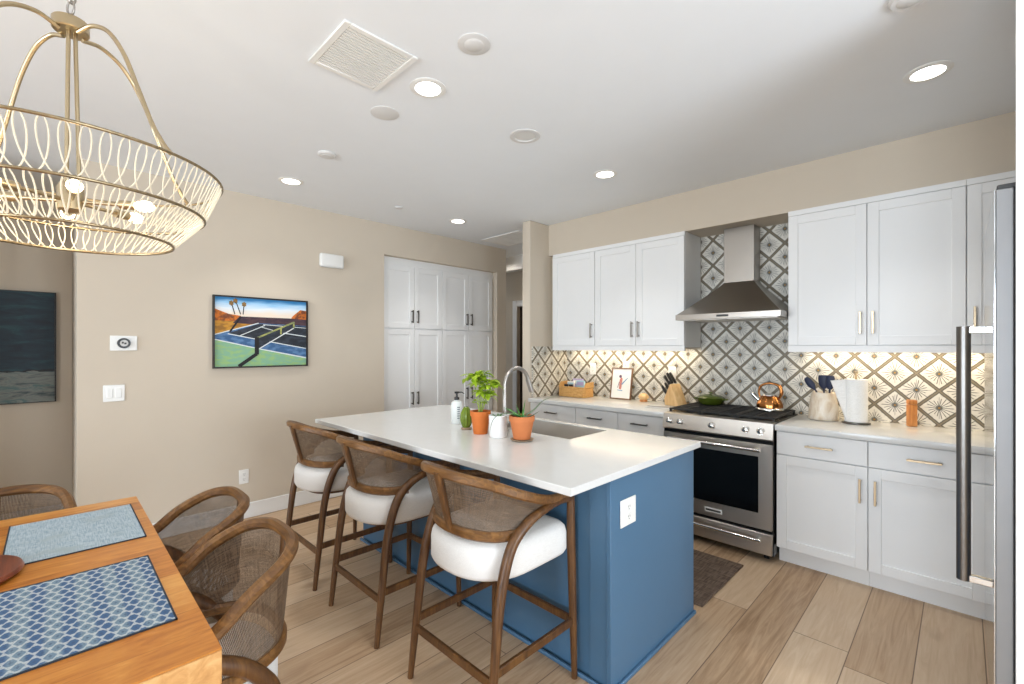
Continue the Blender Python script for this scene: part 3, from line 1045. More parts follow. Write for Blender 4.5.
# ------------------------------------------------------------------ chairs and stools (front faces local +Y)
def d_outline(a, bf, bb_, n=44, inset=0.0):
    out = []
    for i in range(n):
        th = 2 * PI * i / n
        c_, s_ = math.cos(th), math.sin(th)
        e_ = 0.20 if s_ > 0 else 0.80
        x = (a - inset) * math.copysign(abs(c_) ** (e_ if s_ > 0 else 0.86), c_)
        y = ((bf - inset) if s_ > 0 else (bb_ - inset)) * math.copysign(abs(s_) ** e_, s_)
        out.append((x, y))
    return out


def rect_sec(w, h, r=0.3):
    a, b = w / 2, h / 2
    c = min(a, b) * r * 2
    return [(a, -b + c), (a, b - c), (a - c, b), (-a + c, b), (-a, b - c), (-a, -b + c), (-a + c, -b), (a - c, -b)]


def make_seat_chair(name, label, cat, group, P):
    t = thing(name, label, cat, (0, 0, 0), 0, group)
    # upholstered seat
    a, bf, bb_ = P['seat']
    z0, z1 = P['seat_z']
    H = z1 - z0
    m = MB()
    rings = []
    for ins, fz in ((0.025, 0.0), (0.008, 0.03), (0.0, 0.14), (0.0, 0.66), (0.005, 0.84), (0.018, 0.95), (0.04, 1.0), (0.10, 1.03), (0.17, 1.04)):
        rings.append([V((x, y, z0 + H * fz)) for x, y in d_outline(a, bf, bb_, 44, ins)])
    m.loft(rings)
    m.build('seat', 'seat', t, 60)
    m = MB()
    m.loft([[V((x, y, z)) for x, y in d_outline(a, bf, bb_, 44, 0.06)] for z in (z0 - 0.025, z0 - 0.001)])
    m.build('seat_frame', 'chairwood', t, 40)
    # legs; the rear ones sweep up and forward into the arms
    for s in (-1, 1):
        f = P['front']
        m = MB()
        m.tube([V((s * p[0], p[1], p[2])) for p in f], P['front_r'], 12)
        m.build('leg', 'chairwood', t, 60)
        m = MB()
        pts = cr([V((s * p[0], p[1], p[2])) for p in P['rear']], 7)
        m.tube(pts, P['rear_r'], 12)
        m.build('leg', 'chairwood', t, 60)
    # lower rail
    lo = P['lower']
    half = [V(p) for p in lo]
    full = [V((-p.x, p.y, p.z)) for p in reversed(half[1:])] + half
    lowc = cr(full, 7)
    m = MB()
    m.sweep(lowc, rect_sec(0.026, P['low_h']))
    m.build('lower_rail', 'railwood', t, 40)
    # top rail, leaning outwards
    up = [V(p) for p in P['upper']]
    fullu = [V((-p.x, p.y, p.z)) for p in reversed(up[1:])] + up
    upc = cr(fullu, 7)
    m = MB()
    m.sweep(upc, rect_sec(P['up_w'], P['up_h']), scales=[0.75 + 0.25 * min(1, 6 * min(i, len(upc) - 1 - i) / len(upc)) for i in range(len(upc))])
    m.build('top_rail', 'railwood', t, 40)
    # cane back between the rails
    def at(c, s):
        q = s * (len(c) - 1)
        i = min(int(q), len(c) - 2)
        return c[i].lerp(c[i + 1], q - i)
    s0 = P.get('cane_from', 0.12)
    su0 = P.get('cane_up', 0.12)
    def surf(u, v):
        A = at(lowc, s0 * 0.0 + u)
        B = at(upc, su0 + (1 - 2 * su0) * u)
        return A.lerp(B, v)
    m = MB()
    m.grid(surf, 40, 6, uvfn=lambda u, v: (u * 0.9, v * 0.25))
    m.build('cane_back', 'cane', t, 80)
    # centre post
    A, B = at(lowc, 0.5), at(upc, 0.5)
    m = MB()
    off = V((0, -0.008, 0))
    m.sweep([A + off, A.lerp(B, 0.5) + off, B + off], rect_sec(0.034, 0.022), up=(0, 1, 0), scales=[0.85, 1.0, 1.15])
    m.build('back_post', 'chairwood', t, 40)
    if P.get('stretch'):
        zb, zs, zf = P['stretch']
        def leg_at(chain, z):
            for p, q in zip(chain[:-1], chain[1:]):
                if p[2] <= z <= q[2]:
                    k_ = (z - p[2]) / (q[2] - p[2])
                    return V(p).lerp(V(q), k_)
        fr = lambda z, s: mulv((s, 1, 1), leg_at(P['front'], z))
        rr = lambda z, s: mulv((s, 1, 1), leg_at(P['rear'], z))
        sec = rect_sec(0.018, 0.034, 0.2)
        MB().sweep([rr(zb, -1), rr(zb, 1)], sec).build('stretcher', 'chairwood', t, 40)
        MB().sweep([fr(zf, -1), fr(zf, 1)], sec).build('stretcher', 'chairwood', t, 40)
        for s in (-1, 1):
            MB().sweep([rr(zs, s), fr(zs, s)], sec).build('stretcher', 'chairwood', t, 40)
    return t


def mulv(p, q):
    return V((p[0] * q[0], p[1] * q[1], p[2] * q[2]))


STOOL = dict(
    seat=(0.238, 0.246, 0.250), seat_z=(0.537, 0.674),
    front=[(0.252, 0.247, 0.0), (0.243, 0.247, 0.30), (0.234, 0.247, 0.60), (0.232, 0.247, 0.775)], front_r=[0.0125, 0.017, 0.019, 0.017],
    rear=[(0.250, -0.247, 0.0), (0.246, -0.218, 0.25), (0.242, -0.185, 0.50), (0.243, -0.135, 0.660), (0.254, -0.068, 0.738), (0.262, 0.03, 0.778), (0.250, 0.14, 0.785), (0.234, 0.247, 0.770)],
    rear_r=[0.0125, 0.017, 0.020, 0.021, 0.021, 0.019, 0.018, 0.016, 0.015],
    lower=[(0, -0.218, 0.704), (0.10, -0.206, 0.704), (0.186, -0.158, 0.704), (0.238, -0.065, 0.706)], low_h=0.040,
    upper=[(0, -0.278, 0.938), (0.120, -0.262, 0.933), (0.212, -0.190, 0.908), (0.262, -0.080, 0.860), (0.266, 0.05, 0.815), (0.245, 0.18, 0.795), (0.234, 0.247, 0.780)],
    up_w=0.026, up_h=0.037, cane_up=0.15, stretch=(0.21, 0.245, 0.245))
DINER = dict(
    seat=(0.215, 0.22, 0.225), seat_z=(0.385, 0.495),
    front=[(0.205, 0.225, 0.0), (0.205, 0.225, 0.35), (0.205, 0.225, 0.638)], front_r=[0.014, 0.019, 0.018],
    rear=[(0.218, -0.232, 0.0), (0.215, -0.20, 0.22), (0.213, -0.165, 0.42), (0.218, -0.125, 0.50), (0.226, -0.06, 0.565), (0.228, 0.03, 0.610), (0.220, 0.13, 0.628), (0.206, 0.222, 0.628)],
    rear_r=[0.014, 0.019, 0.022, 0.023, 0.023, 0.022, 0.020, 0.018],
    lower=[(0, -0.236, 0.520), (0.095, -0.224, 0.520), (0.172, -0.172, 0.520), (0.214, -0.085, 0.520), (0.221, 0.03, 0.520)], low_h=0.036,
    upper=[(0, -0.260, 0.808), (0.115, -0.247, 0.804), (0.195, -0.190, 0.784), (0.226, -0.095, 0.735), (0.229, 0.0, 0.664), (0.222, 0.10, 0.640), (0.206, 0.222, 0.632)],
    up_w=0.036, up_h=0.036, cane_up=0.10)

stool = make_seat_chair('bar_stool', 'walnut and cane bar stool at the near end of the island', 'bar stool', 'bar stools along the island', STOOL)
stool.location = (-1.435, 1.33, 0)
dup(stool, (-2.215, 1.325, 0), 0.0, 'middle walnut and cane bar stool at the island')
dup(stool, (-2.935, 1.325, 0), 0.0, 'farthest walnut and cane bar stool nearest the painting wall')
chair = make_seat_chair('dining_chair', 'cane-backed dining chair at the table corner nearest the bar stools', 'dining chair', 'cane-backed dining chairs around the table', DINER)
chair.location = (-1.612, 0.285, 0)
chair.rotation_euler = (0, 0, PI)
dup(chair, (-2.120, 0.285, 0), PI, 'cane-backed dining chair beside the pale blue placemat, second from the bar stools')
dup(chair, (-2.622, -0.17, 0), -PI / 2, 'cane-backed dining chair at the head of the table below the dark painting')

# ------------------------------------------------------------------ dining table and what lies on it
TZ = 0.76
tx0, tx1, ty0, ty1 = -2.60, -1.155, -0.66, 0.263
tc = ((tx0 + tx1) / 2, (ty0 + ty1) / 2, 0)
t = thing('dining_table', 'honey coloured solid wood dining table in the near left corner', 'table', tc)
a, b = (tx1 - tx0) / 2, (ty1 - ty0) / 2
MB().box(-a, a, -b, b, TZ - 0.005, TZ, 0.0015, 1).build('tabletop', 'planktop', t, 40)
MB().box(-a + 0.0004, a - 0.0004, -b + 0.0004, b - 0.0004, 0.681, TZ - 0.0052, 0.001).build('apron', 'tableside', t, 40)
for sx in (-1, 1):
    for sy in (-1, 1):
        MB().box(sx * (a - 0.01) - sx * 0.07, sx * (a - 0.01), sy * (b - 0.01) - sy * 0.07, sy * (b - 0.01), 0, 0.6808, 0.003).build('leg', 'table', t, 40)


def placemat(label, x0, x1, y0, y1, mat, hem, rz=0.0):
    cx, cy = (x0 + x1) / 2, (y0 + y1) / 2
    t = thing('placemat', label, 'placemat', (cx, cy, TZ), rz, 'placemats on the dining table')
    a, b = (x1 - x0) / 2, (y1 - y0) / 2
    MB().box(-a + 0.004, a - 0.004, -b + 0.004, b - 0.004, 0.0003, 0.003).build('cloth', mat, t, 0)
    m = MB()
    for q in hem:
        if q == 'x1': m.box(a - 0.004, a, -b, b, 0.0003, 0.0036)
        if q == 'x0': m.box(-a, -a + 0.006, -b, b, 0.0003, 0.0036)
        if q == 'y1': m.box(-a, a, b - 0.004, b, 0.0003, 0.0036)
        if q == 'y0': m.box(-a, a, -b, -b + 0.004, 0.0003, 0.0036)
    m.build('hem', 'hem', t, 0)


placemat('plain pale blue-grey woven placemat at the far end of the table', -2.478, -2.017, -0.110, 0.232, 'denim', ('x1', 'y1', 'y0'))
placemat('blue and white net-patterned placemat nearest the camera', -1.828, -1.349, -0.125, 0.214, 'net', ('x1', 'y1', 'x0', 'y0'))
t = thing('serving_board', 'round reddish wooden serving board at the left edge between the placemats', 'board', (-1.985, -0.212, TZ))
MB().lathe([(0.0, 0.0005), (0.135, 0.0005), (0.150, 0.006), (0.155, 0.014), (0.150, 0.023), (0.140, 0.026), (0.0, 0.026)], seg=48).build('slab', 'board', t, 40)
m = MB()
m.box(-0.30, -0.14, -0.025, 0.025, 0.004, 0.022, 0.006, 2)
m.build('handle', 'board', t, 40)

# ------------------------------------------------------------------ chandelier
CX, CY = -1.92, 0.04
t = thing('chandelier', 'large brass chandelier with a looped rattan wire basket above the dining table', 'chandelier', (CX, CY, 0))
cam_ang = math.atan2(-CY, -CX)
m = MB()
m.lathe([(0, 2.373), (0.040, 2.373), (0.043, 2.376), (0.043, 2.404), (0.040, 2.408), (0, 2.408)], seg=40)
m.build('top_plate', 'brass', t, 40)
MB().lathe([(0, CZ - 0.03), (0.05, CZ - 0.03), (0.062, CZ - 0.015), (0.062, CZ - 0.001), (0, CZ - 0.001)], seg=32).build('ceiling_canopy', 'brass', t, 40)
m = MB()
z = 2.418
kx = 0
m.tube([V((0.0, 0, 2.406)), V((0, 0, 2.43))], 0.004, 8)
z = 2.425
while z < CZ - 0.03:
    lk = []
    for i in range(14):
        a_ = 2 * PI * i / 14
        p = V((0.013 * math.cos(a_), 0, z + 0.022 + 0.022 * math.sin(a_)))
        lk.append(Matrix.Rotation(kx * PI / 2 + 0.6, 4, 'Z') @ p)
    m.tube(lk, 0.003, 6, closed=True)
    z += 0.036
    kx += 1
m.build('chain', 'nickel', t, 60)
for k_ in range(3):
    a_ = cam_ang + PI / 2 + k_ * 2 * PI / 3
    MB().tube([V((0.010 * math.cos(a_), 0.010 * math.sin(a_), 2.376)), V((0.019 * math.cos(a_), 0.019 * math.sin(a_), 1.90))], 0.0055, 10).build('stem', 'brass', t)
for k_ in range(4):
    a_ = cam_ang + k_ * PI / 2 + 0.56
    ca, sa = math.cos(a_), math.sin(a_)
    prof = [(0.030, 2.368), (0.085, 2.378), (0.150, 2.350), (0.21, 2.275), (0.262, 2.17), (0.315, 2.06), (0.358, 1.995), (0.383, 1.967)]
    MB().tube(cr([(r * ca, r * sa, z) for r, z in prof], 6), 0.0063, 10).build('arm', 'brass', t, 60)
RT, RM, RB = (0.387, 1.967), (0.337, 1.847), (0.250, 1.751)
for r, z in (RT, RM, RB):
    MB().tube([(r * math.cos(2 * PI * i / 96), r * math.sin(2 * PI * i / 96), z) for i in range(96)], 0.0045, 8, closed=True).build('ring', 'ringwrap', t, 60)


def loops(lo, hi, n, sub=26, wide=1.15):
    pts = []
    for i in range(n * sub):
        q = i / sub
        ph = 2 * PI * q
        an = 2 * PI * (q + wide / (2 * PI) * 1.9 * math.sin(ph)) / n
        f = 0.5 - 0.5 * math.cos(ph)
        f = f ** 0.9
        r = lo[0] + (hi[0] - lo[0]) * f
        z = lo[1] + (hi[1] - lo[1]) * f
        pts.append((r * math.cos(an), r * math.sin(an), z))
    return pts


m = MB()
m.tube(loops(RM, RT, 62, wide=1.7), 0.0020, 6, closed=True)
m.build('wire_weave', 'rattan', t, 60)
m = MB()
m.tube(loops(RB, RM, 62, wide=1.6), 0.0020, 6, closed=True)
m.build('wire_weave', 'rattan', t, 60)
MB().lathe([(0, 1.825), (0.012, 1.825), (0.030, 1.835), (0.032, 1.90), (0.022, 1.92), (0, 1.92)], seg=24).build('hub', 'brass', t, 40)
for k_ in range(6):
    a_ = cam_ang + k_ * PI / 3 + 0.04
    u = V((math.cos(a_), math.sin(a_), 0))
    zc = V((0, 0, 1.862))
    sk = MB()
    sk.tube([zc + u * 0.028, zc + u * 0.13], 0.006, 10).tube([zc + u * 0.125, zc + u * 0.165], 0.014, 14)
    so = sk.build('lamp_arm', 'brass', t, 60)
    bl = MB()
    bl.tube([zc + u * q for q in (0.163, 0.172, 0.19, 0.205, 0.215)], [0.008, 0.014, 0.018, 0.014, 0.003], 14)
    bl.build('bulb', 'bulb', so, 60)
    p = zc + u * 0.24 + V((CX, CY, 0))
    lamp('bulb_light', 'POINT', p, 0.6, (1.0, 0.80, 0.54), shadow_soft_size=0.02)

# ------------------------------------------------------------------ ceiling fixtures
GL = 'lit recessed downlights in the ceiling'
for x, y, lab in ((-1.862, 1.297, 'lit recessed downlight over the island beside the ceiling air grille'),
                  (-3.650, 1.286, 'lit recessed downlight nearest the tennis court painting'),
                  (-3.612, 2.878, 'lit recessed downlight in front of the pantry cabinets'),
                  (-1.863, 2.855, 'lit recessed downlight in front of the left wall cabinets'),
                  (-0.112, 2.845, 'lit recessed downlight at the upper right nearest the refrigerator')):
    t = thing('recessed_light', lab, 'ceiling light', (x, y, CZ), 0, GL)
    MB().lathe([(0.062, -0.001), (0.062, -0.006), (0.070, -0.007), (0.088, -0.003), (0.088, -0.0005), (0.062, -0.0005)], seg=40).build('trim_ring', 'plastic', t, 40)
    MB().lathe([(0, -0.0035), (0.0615, -0.0035), (0.0615, -0.001), (0, -0.001)], seg=40).build('lens', 'can', t, 40)
    lamp('downlight', 'SPOT', (x, y, CZ - 0.02), 30, (1.0, 0.975, 0.945), (0, 0, 0), spot_size=math.radians(104), spot_blend=0.7, shadow_soft_size=0.07)
t = thing('recessed_light', 'unlit recessed downlight between the island and the stove', 'ceiling light', (-1.87, 2.002, CZ))
MB().lathe([(0.062, -0.001), (0.062, -0.006), (0.070, -0.008), (0.092, -0.004), (0.092, -0.0005), (0.062, -0.0005)], seg=40).build('trim_ring', 'greyplate', t, 40)
MB().lathe([(0, -0.002), (0.0615, -0.002), (0.0615, -0.0008), (0, -0.0008)], seg=40).build('lens', 'canoff', t, 40)


def disc(name, label, cat, x, y, r, h, mat, inner=None):
    t = thing(name, label, cat, (x, y, CZ))
    MB().lathe([(0, -h), (r * 0.86, -h), (r, -h * 0.5), (r, -0.0005), (0, -0.0005)], seg=36).build('cover', mat, t, 40)
    if inner:
        MB().lathe([(0, -h - 0.003), (r * 0.55, -h - 0.003), (r * 0.62, -h + 0.0005), (0, -h + 0.0005)], seg=30).build('cap', inner, t, 40)


disc('ceiling_speaker', 'round flat white ceiling speaker right of the air grille', 'ceiling speaker', -1.454, 1.244, 0.069, 0.006, 'greyplate', 'greyplate')
disc('ceiling_plate', 'round flat blank plate on the ceiling just below the air grille', 'ceiling plate', -2.227, 1.271, 0.075, 0.005, 'greyplate')
disc('smoke_detector', 'small round smoke detector on the ceiling between two lit downlights', 'smoke detector', -2.971, 1.273, 0.058, 0.014, 'greyplate', 'greyplate')
disc('sprinkler_cover', 'tiny round sprinkler cover on the ceiling above the pantry side', 'sprinkler', -3.631, 2.214, 0.035, 0.012, 'greyplate', 'greyplate')
disc('smoke_detector', 'round white smoke detector at the top right edge of the ceiling', 'smoke detector', -0.135, 2.185, 0.062, 0.016, 'greyplate', 'greyplate')


def grille(label, x0, x1, y0, y1, along='X', n=16):
    cx, cy = (x0 + x1) / 2, (y0 + y1) / 2
    t = thing('ceiling_vent', label, 'vent', (cx, cy, CZ))
    a, b = (x1 - x0) / 2, (y1 - y0) / 2
    f = 0.028
    m = MB()
    m.box(-a, a, -b, -b + f, -0.010, -0.0005, 0.003).box(-a, a, b - f, b, -0.010, -0.0005, 0.003)
    m.box(-a, -a + f, -b + f, b - f, -0.010, -0.0005, 0.003).box(a - f, a, -b + f, b - f, -0.010, -0.0005, 0.003)
    m.build('frame', 'plastic', t, 40)
    MB().box(-a + f, a - f, -b + f, b - f, -0.0016, -0.0005).build('backing', 'ventback', t, 0)
    m = MB()
    for i in range(n):
        if along == 'Y':
            q = -a + f + (2 * a - 2 * f) * (i + 0.5) / n
            w_ = (2 * a - 2 * f) / n * 0.36
            m.box(q - w_, q + w_, -b + f, b - f, -0.0085, -0.002)
        else:
            q = -b + f + (2 * b - 2 * f) * (i + 0.5) / n
            w_ = (2 * b - 2 * f) / n * 0.36
            m.box(-a + f, a - f, q - w_, q + w_, -0.0085, -0.002)
    if n < 14:
        for q in (-0.5, 0.0, 0.5):
            m.box(a * q - 0.005, a * q + 0.005, -b + f, b - f, -0.009, -0.002)
    m.build('louvre', 'plastic', t, 0)


grille('square white ceiling air grille beside the chandelier', -2.055, -1.695, 0.795, 1.130, along='Y', n=17)
grille('white return air grille on the ceiling above the hallway', -4.05, -3.42, 3.57, 4.02, n=13)


# ------------------------------------------------------------------ things on the painting wall (fronts face +X)
def on_wall(name, label, cat, y, z, x=WX, group=None):
    return thing(name, label, cat, (x, y, z), PI / 2, group)


t = on_wall('wall_art', 'framed tennis court painting with palm trees on the beige wall', 'painting', 1.26, 1.542)
pa, pb = 0.366, 0.293      # outer half sizes
m = MB()
fw = 0.012
m.box(-pa, -pa + fw, -0.032, -0.0008, -pb, pb, 0.001).box(pa - fw, pa, -0.032, -0.0008, -pb, pb, 0.001)
m.box(-pa + fw, pa - fw, -0.032, -0.0008, -pb, -pb + fw, 0.001).box(-pa + fw, pa - fw, -0.032, -0.0008, pb - fw, pb, 0.001)
m.build('frame', 'blackframe', t, 40)


def artmat(name, c, c2=None, sc=(6, 6, 14)):
    k = NT(name)
    f = k.noise(k.scale(k.coord(), sc), 3.0, 4)
    k.set(k.mix(k.step(f, 0.4, 0.65), c, c2 or c), 0.7)
    return k.m


ks = NT('painted_sky')
_x, _y, _z = ks.sep(ks.coord())
ks.set(ks.ramp(ks.math('ADD', ks.math('MULTIPLY_ADD', _z, 5.5, -0.62), ks.math('MULTIPLY', ks.noise(ks.scale(ks.coord(), (4, 4, 26)), 1.5, 3), 0.3)),
               [(0.35, rgb(238, 222, 204)), (0.6, rgb(226, 234, 242)), (0.85, rgb(150, 200, 234)), (1.0, rgb(58, 136, 196))]), 0.7)
AM = [ks.m, artmat('painted_orange_hedge', rgb(206, 112, 30), rgb(116, 62, 34), (10, 10, 10)), artmat('painted_ochre', rgb(196, 140, 46), rgb(150, 104, 40)),
      artmat('painted_wall', rgb(62, 44, 56), rgb(84, 58, 62)), artmat('painted_court', rgb(34, 40, 48), rgb(52, 58, 70)),
      artmat('painted_blue', rgb(58, 96, 140), rgb(92, 130, 172)), artmat('painted_green', rgb(132, 178, 146), rgb(152, 188, 124)),
      artmat('painted_white', rgb(220, 226, 226)), artmat('painted_black', rgb(26, 24, 26)), artmat('painted_palm', rgb(150, 110, 60), rgb(96, 84, 50), (30, 30, 30)),
      artmat('painted_net', rgb(168, 168, 96), rgb(120, 130, 90))]
m = MB()
AW, AH = pa - fw, pb - fw
lay_n = [0]


def art(poly, mi):
    """picture polygons, (0,0) bottom left to (1,1) top right"""
    y = -0.014 - 0.00012 * lay_n[0]
    lay_n[0] += 1
    vs = [m.bm.verts.new((-AW + 2 * AW * a_, y, -AH + 2 * AH * b_)) for a_, b_ in poly]
    m._f(vs, mi)


def aline(p, q, w_, mi):
    dx, dy = (q[0] - p[0]) * AW, (q[1] - p[1]) * AH
    l_ = math.hypot(dx, dy)
    nx, ny = -dy / l_ * w_ / AW / 2, dx / l_ * w_ / AH / 2
    art([(p[0] - nx, p[1] - ny), (q[0] - nx, q[1] - ny), (q[0] + nx, q[1] + ny), (p[0] + nx, p[1] + ny)], mi)


art([(0, 0), (1, 0), (1, 1), (0, 1)], 6)
art([(0, 0.66), (1, 0.66), (1, 1), (0, 1)], 0)
art([(0, 0.62), (0.33, 0.66), (0.26, 0.74), (0.14, 0.76), (0.06, 0.80), (0, 0.83)], 1)
art([(0.80, 0.69), (1, 0.67), (1, 0.86), (0.93, 0.87), (0.84, 0.77)], 1)
art([(0, 0.40), (0.30, 0.55), (0.45, 0.66), (0, 0.66)], 2)
art([(0.25, 0.73), (0.80, 0.73), (1, 0.72), (1, 0.60), (0.45, 0.62), (0.18, 0.63)], 3)
art([(0.0, 0.46), (0.45, 0.64), (1, 0.62), (1, 0.10), (0.45, 0.25), (0, 0.385)], 5)
art([(0.13, 0.48), (0.45, 0.63), (1, 0.61), (1, 0.26), (0.70, 0.34), (0.42, 0.40)], 4)
art([(0.0, 0.385), (0.45, 0.25), (1, 0.10), (1, 0.12), (0.45, 0.265), (0, 0.40)], 7)
for p, q, w_ in (((0.0, 0.46), (0.45, 0.64), 0.006), ((0.13, 0.475), (0.42, 0.40), 0.006), ((0.42, 0.40), (1, 0.26), 0.006), ((0.24, 0.44), (0.52, 0.61), 0.005),
                 ((0.47, 0.585), (0.72, 0.50), 0.004), ((0.72, 0.50), (1, 0.45), 0.006), ((0.50, 0.62), (1, 0.585), 0.004)):
    aline(p, q, w_ * 0.62, 7)
art([(0.43, 0.24), (0.47, 0.28), (0.85, 0.60), (0.85, 0.66), (0.70, 0.57), (0.42, 0.41)], 4)
aline((0.42, 0.41), (0.85, 0.67), 0.007, 10)
aline((0.46, 0.26), (0.85, 0.58), 0.004, 7)
aline((0.43, 0.43), (0.43, 0.17), 0.016, 8)
aline((0.85, 0.68), (0.85, 0.58), 0.007, 10)
aline((0.70, 0.58), (0.70, 0.48), 0.007, 10)
aline((0.43, 0.18), (0.24, 0.0), 0.014, 8)
aline((0.15, 0.50), (0.26, 0.72), 0.007, 8)
for (bx, by), (hx_, hy_) in (((0.20, 0.76), (0.165, 0.93)), ((0.26, 0.76), (0.205, 0.965)), ((0.285, 0.76), (0.295, 0.92))):
    aline((bx, by), (hx_, hy_), 0.0035, 8)
    art([(hx_ + 0.028 * math.cos(i * PI / 6) * (1 if i % 2 else 0.72), hy_ - 0.012 + 0.042 * math.sin(i * PI / 6) * (1 if i % 2 else 0.72)) for i in range(12)], 9)
cv = m.build('canvas', AM, t, 0)
MB().box(-AW, AW, -0.0138, -0.001, -AH, AH).build('backing_board', 'blackframe', t, 0)

t = thing('wall_art', 'dark teal abstract seascape painting on the shaded alcove wall at the left edge', 'painting', (AX, -0.52, 0.975), PI / 2)
MB().box(-0.535, 0.535, -0.034, -0.002, 0.006, 0.882, 0.001).build('canvas', 'sea', t, 0)
m = MB()
m.box(-0.545, -0.5355, -0.038, -0.001, 0, 0.888).box(0.5355, 0.545, -0.038, -0.001, 0, 0.888).box(-0.5355, 0.5355, -0.038, -0.001, 0, 0.0055).box(-0.5355, 0.5355, -0.038, -0.001, 0.8825, 0.888)
m.build('frame', 'blackframe', t, 0)

t = on_wall('thermostat', 'round black-ringed thermostat on a white plate on the beige wall', 'thermostat', 0.358, 1.447)
MB().box(-0.074, 0.074, -0.008, -0.0005, -0.053, 0.053, 0.003).build('wall_plate', 'plastic', t, 40)
MB().lathe([(0.023, 0.0075), (0.036, 0.0075), (0.036, 0.026), (0.033, 0.030), (0.025, 0.030), (0.023, 0.026)], (0, 0, 0), 36, axis='Y').build('dial_ring', 'black', t, 40)
m = MB().lathe([(0, 0.0075), (0.0228, 0.0075), (0.0228, 0.026), (0, 0.027)], (0, 0, 0), 30, axis='Y')
dd = m.build('display', 'greyplate', t, 40)
m = MB()
m.box(-0.012, -0.002, -0.0285, -0.0262, -0.003, 0.010).box(0.001, 0.013, -0.0285, -0.0262, -0.008, 0.004)
m.build('digits', 'slot', dd, 0)

t = on_wall('light_switch', 'white double rocker light switch plate below the thermostat', 'switch', 0.306, 1.096)
MB().box(-0.058, 0.058, -0.007, -0.0005, -0.058, 0.058, 0.003).build('wall_plate', 'plastic', t, 40)
for sx in (-0.023, 0.023):
    MB().box(sx - 0.016, sx + 0.016, -0.012, -0.0065, -0.033, 0.033, 0.002).build('rocker', 'plastic', t, 40)

t = on_wall('door_chime', 'white rectangular door chime box high on the beige wall', 'door chime', 1.845, 2.228)
MB().box(-0.113, 0.113, -0.05, -0.0005, -0.062, 0.062, 0.018, 4).build('cover', 'plastic', t, 50)
MB().box(-0.106, 0.106, -0.0495, -0.012, -0.066, -0.060, 0.002).build('sound_slot', 'greyplate', t, 40)


def outlet(label, loc, rotz, w_=0.036, h_=0.058, group='white wall outlets', kind='outlet'):
    t = thing('wall_outlet', label, 'outlet', loc, rotz, group)
    MB().box(-w_, w_, -0.006, -0.0005, -h_, h_, 0.0025).build('wall_plate', 'plastic', t, 40)
    for zz in (-0.021, 0.021):
        f = MB().box(-0.017, 0.017, -0.0085, -0.0055, zz - 0.014, zz + 0.014, 0.0015).build('socket', 'plastic', t, 40)
        m = MB()
        m.box(-0.0075, -0.0055, -0.0092, -0.0082, zz - 0.001, zz + 0.007).box(0.0055, 0.0075, -0.0092, -0.0082, zz - 0.001, zz + 0.007)
        m.box(-0.002, 0.002, -0.0092, -0.0082, zz - 0.010, zz - 0.006)
        m.build('slot', 'slot', f, 0)


outlet('white outlet low on the beige wall above the baseboard', (WX, 1.117, 0.347), PI / 2)
outlet('white outlet on the blue end panel of the island', (IX1, 1.735, 0.716), PI / 2, 0.062, 0.058)
outlet('white outlet on the tiles behind the basket', (-2.72, 3.948, 1.195), 0)
outlet('white outlet on the tiles above the small framed print', (-2.335, 3.948, 1.225), 0)
outlet('white outlet on the tiles behind the knife block', (-1.865, 3.948, 1.185), 0)

# ------------------------------------------------------------------ floor mat in front of the stove
t = thing('floor_mat', 'dark brown woven mat on the floor in front of the stove', 'mat', (-1.36, 2.83, 0.001))
MB().box(-0.355, 0.355, -0.34, 0.32, 0, 0.009, 0.003).build('weave', 'rug', t, 40)

# ------------------------------------------------------------------ things on the island top
KZ = 0.9145


def flower_pot(r_top, h, mat, t, r_bot=None, rim=0.028):
    rb = r_bot or r_top * 0.68
    MB().lathe([(0, 0), (rb, 0), (r_top * 0.93, h - rim), (r_top, h - rim), (r_top * 1.02, h), (r_top * 0.88, h), (r_top * 0.85, h - 0.018), (0, h - 0.018)], seg=36).build('pot', mat, t, 40)
    MB().lathe([(0, h - 0.0175), (r_top * 0.84, h - 0.0175), (r_top * 0.6, h - 0.010), (0, h - 0.008)], seg=24).build('soil', 'soil', t, 60)


def leaf(m, base, d, length, width, droop=0.25, fold=0.15, n=6):
    d = V(d).normalized()
    side = d.cross(V((0, 0, 1)))
    if side.length < 1e-3: side = V((1, 0, 0))
    side.normalize()
    nrm = side.cross(d).normalized()
    base = V(base)
    rows = []
    for i in range(n + 1):
        s = i / n
        wv = width * math.sin(PI * min(1, s ** 0.8 * 0.97 + 0.03)) * 0.5
        c = base + d * (length * s) + V((0, 0, -droop * length * s * s))
        up_ = nrm * (fold * wv)
        rows.append([c - side * wv + up_, c, c + side * wv + up_])
    R = [[m.bm.verts.new(p) for p in r] for r in rows]
    for a_, b_ in zip(R[:-1], R[1:]):
        for j in range(2):
            m._f((a_[j], a_[j + 1], b_[j + 1], b_[j]))


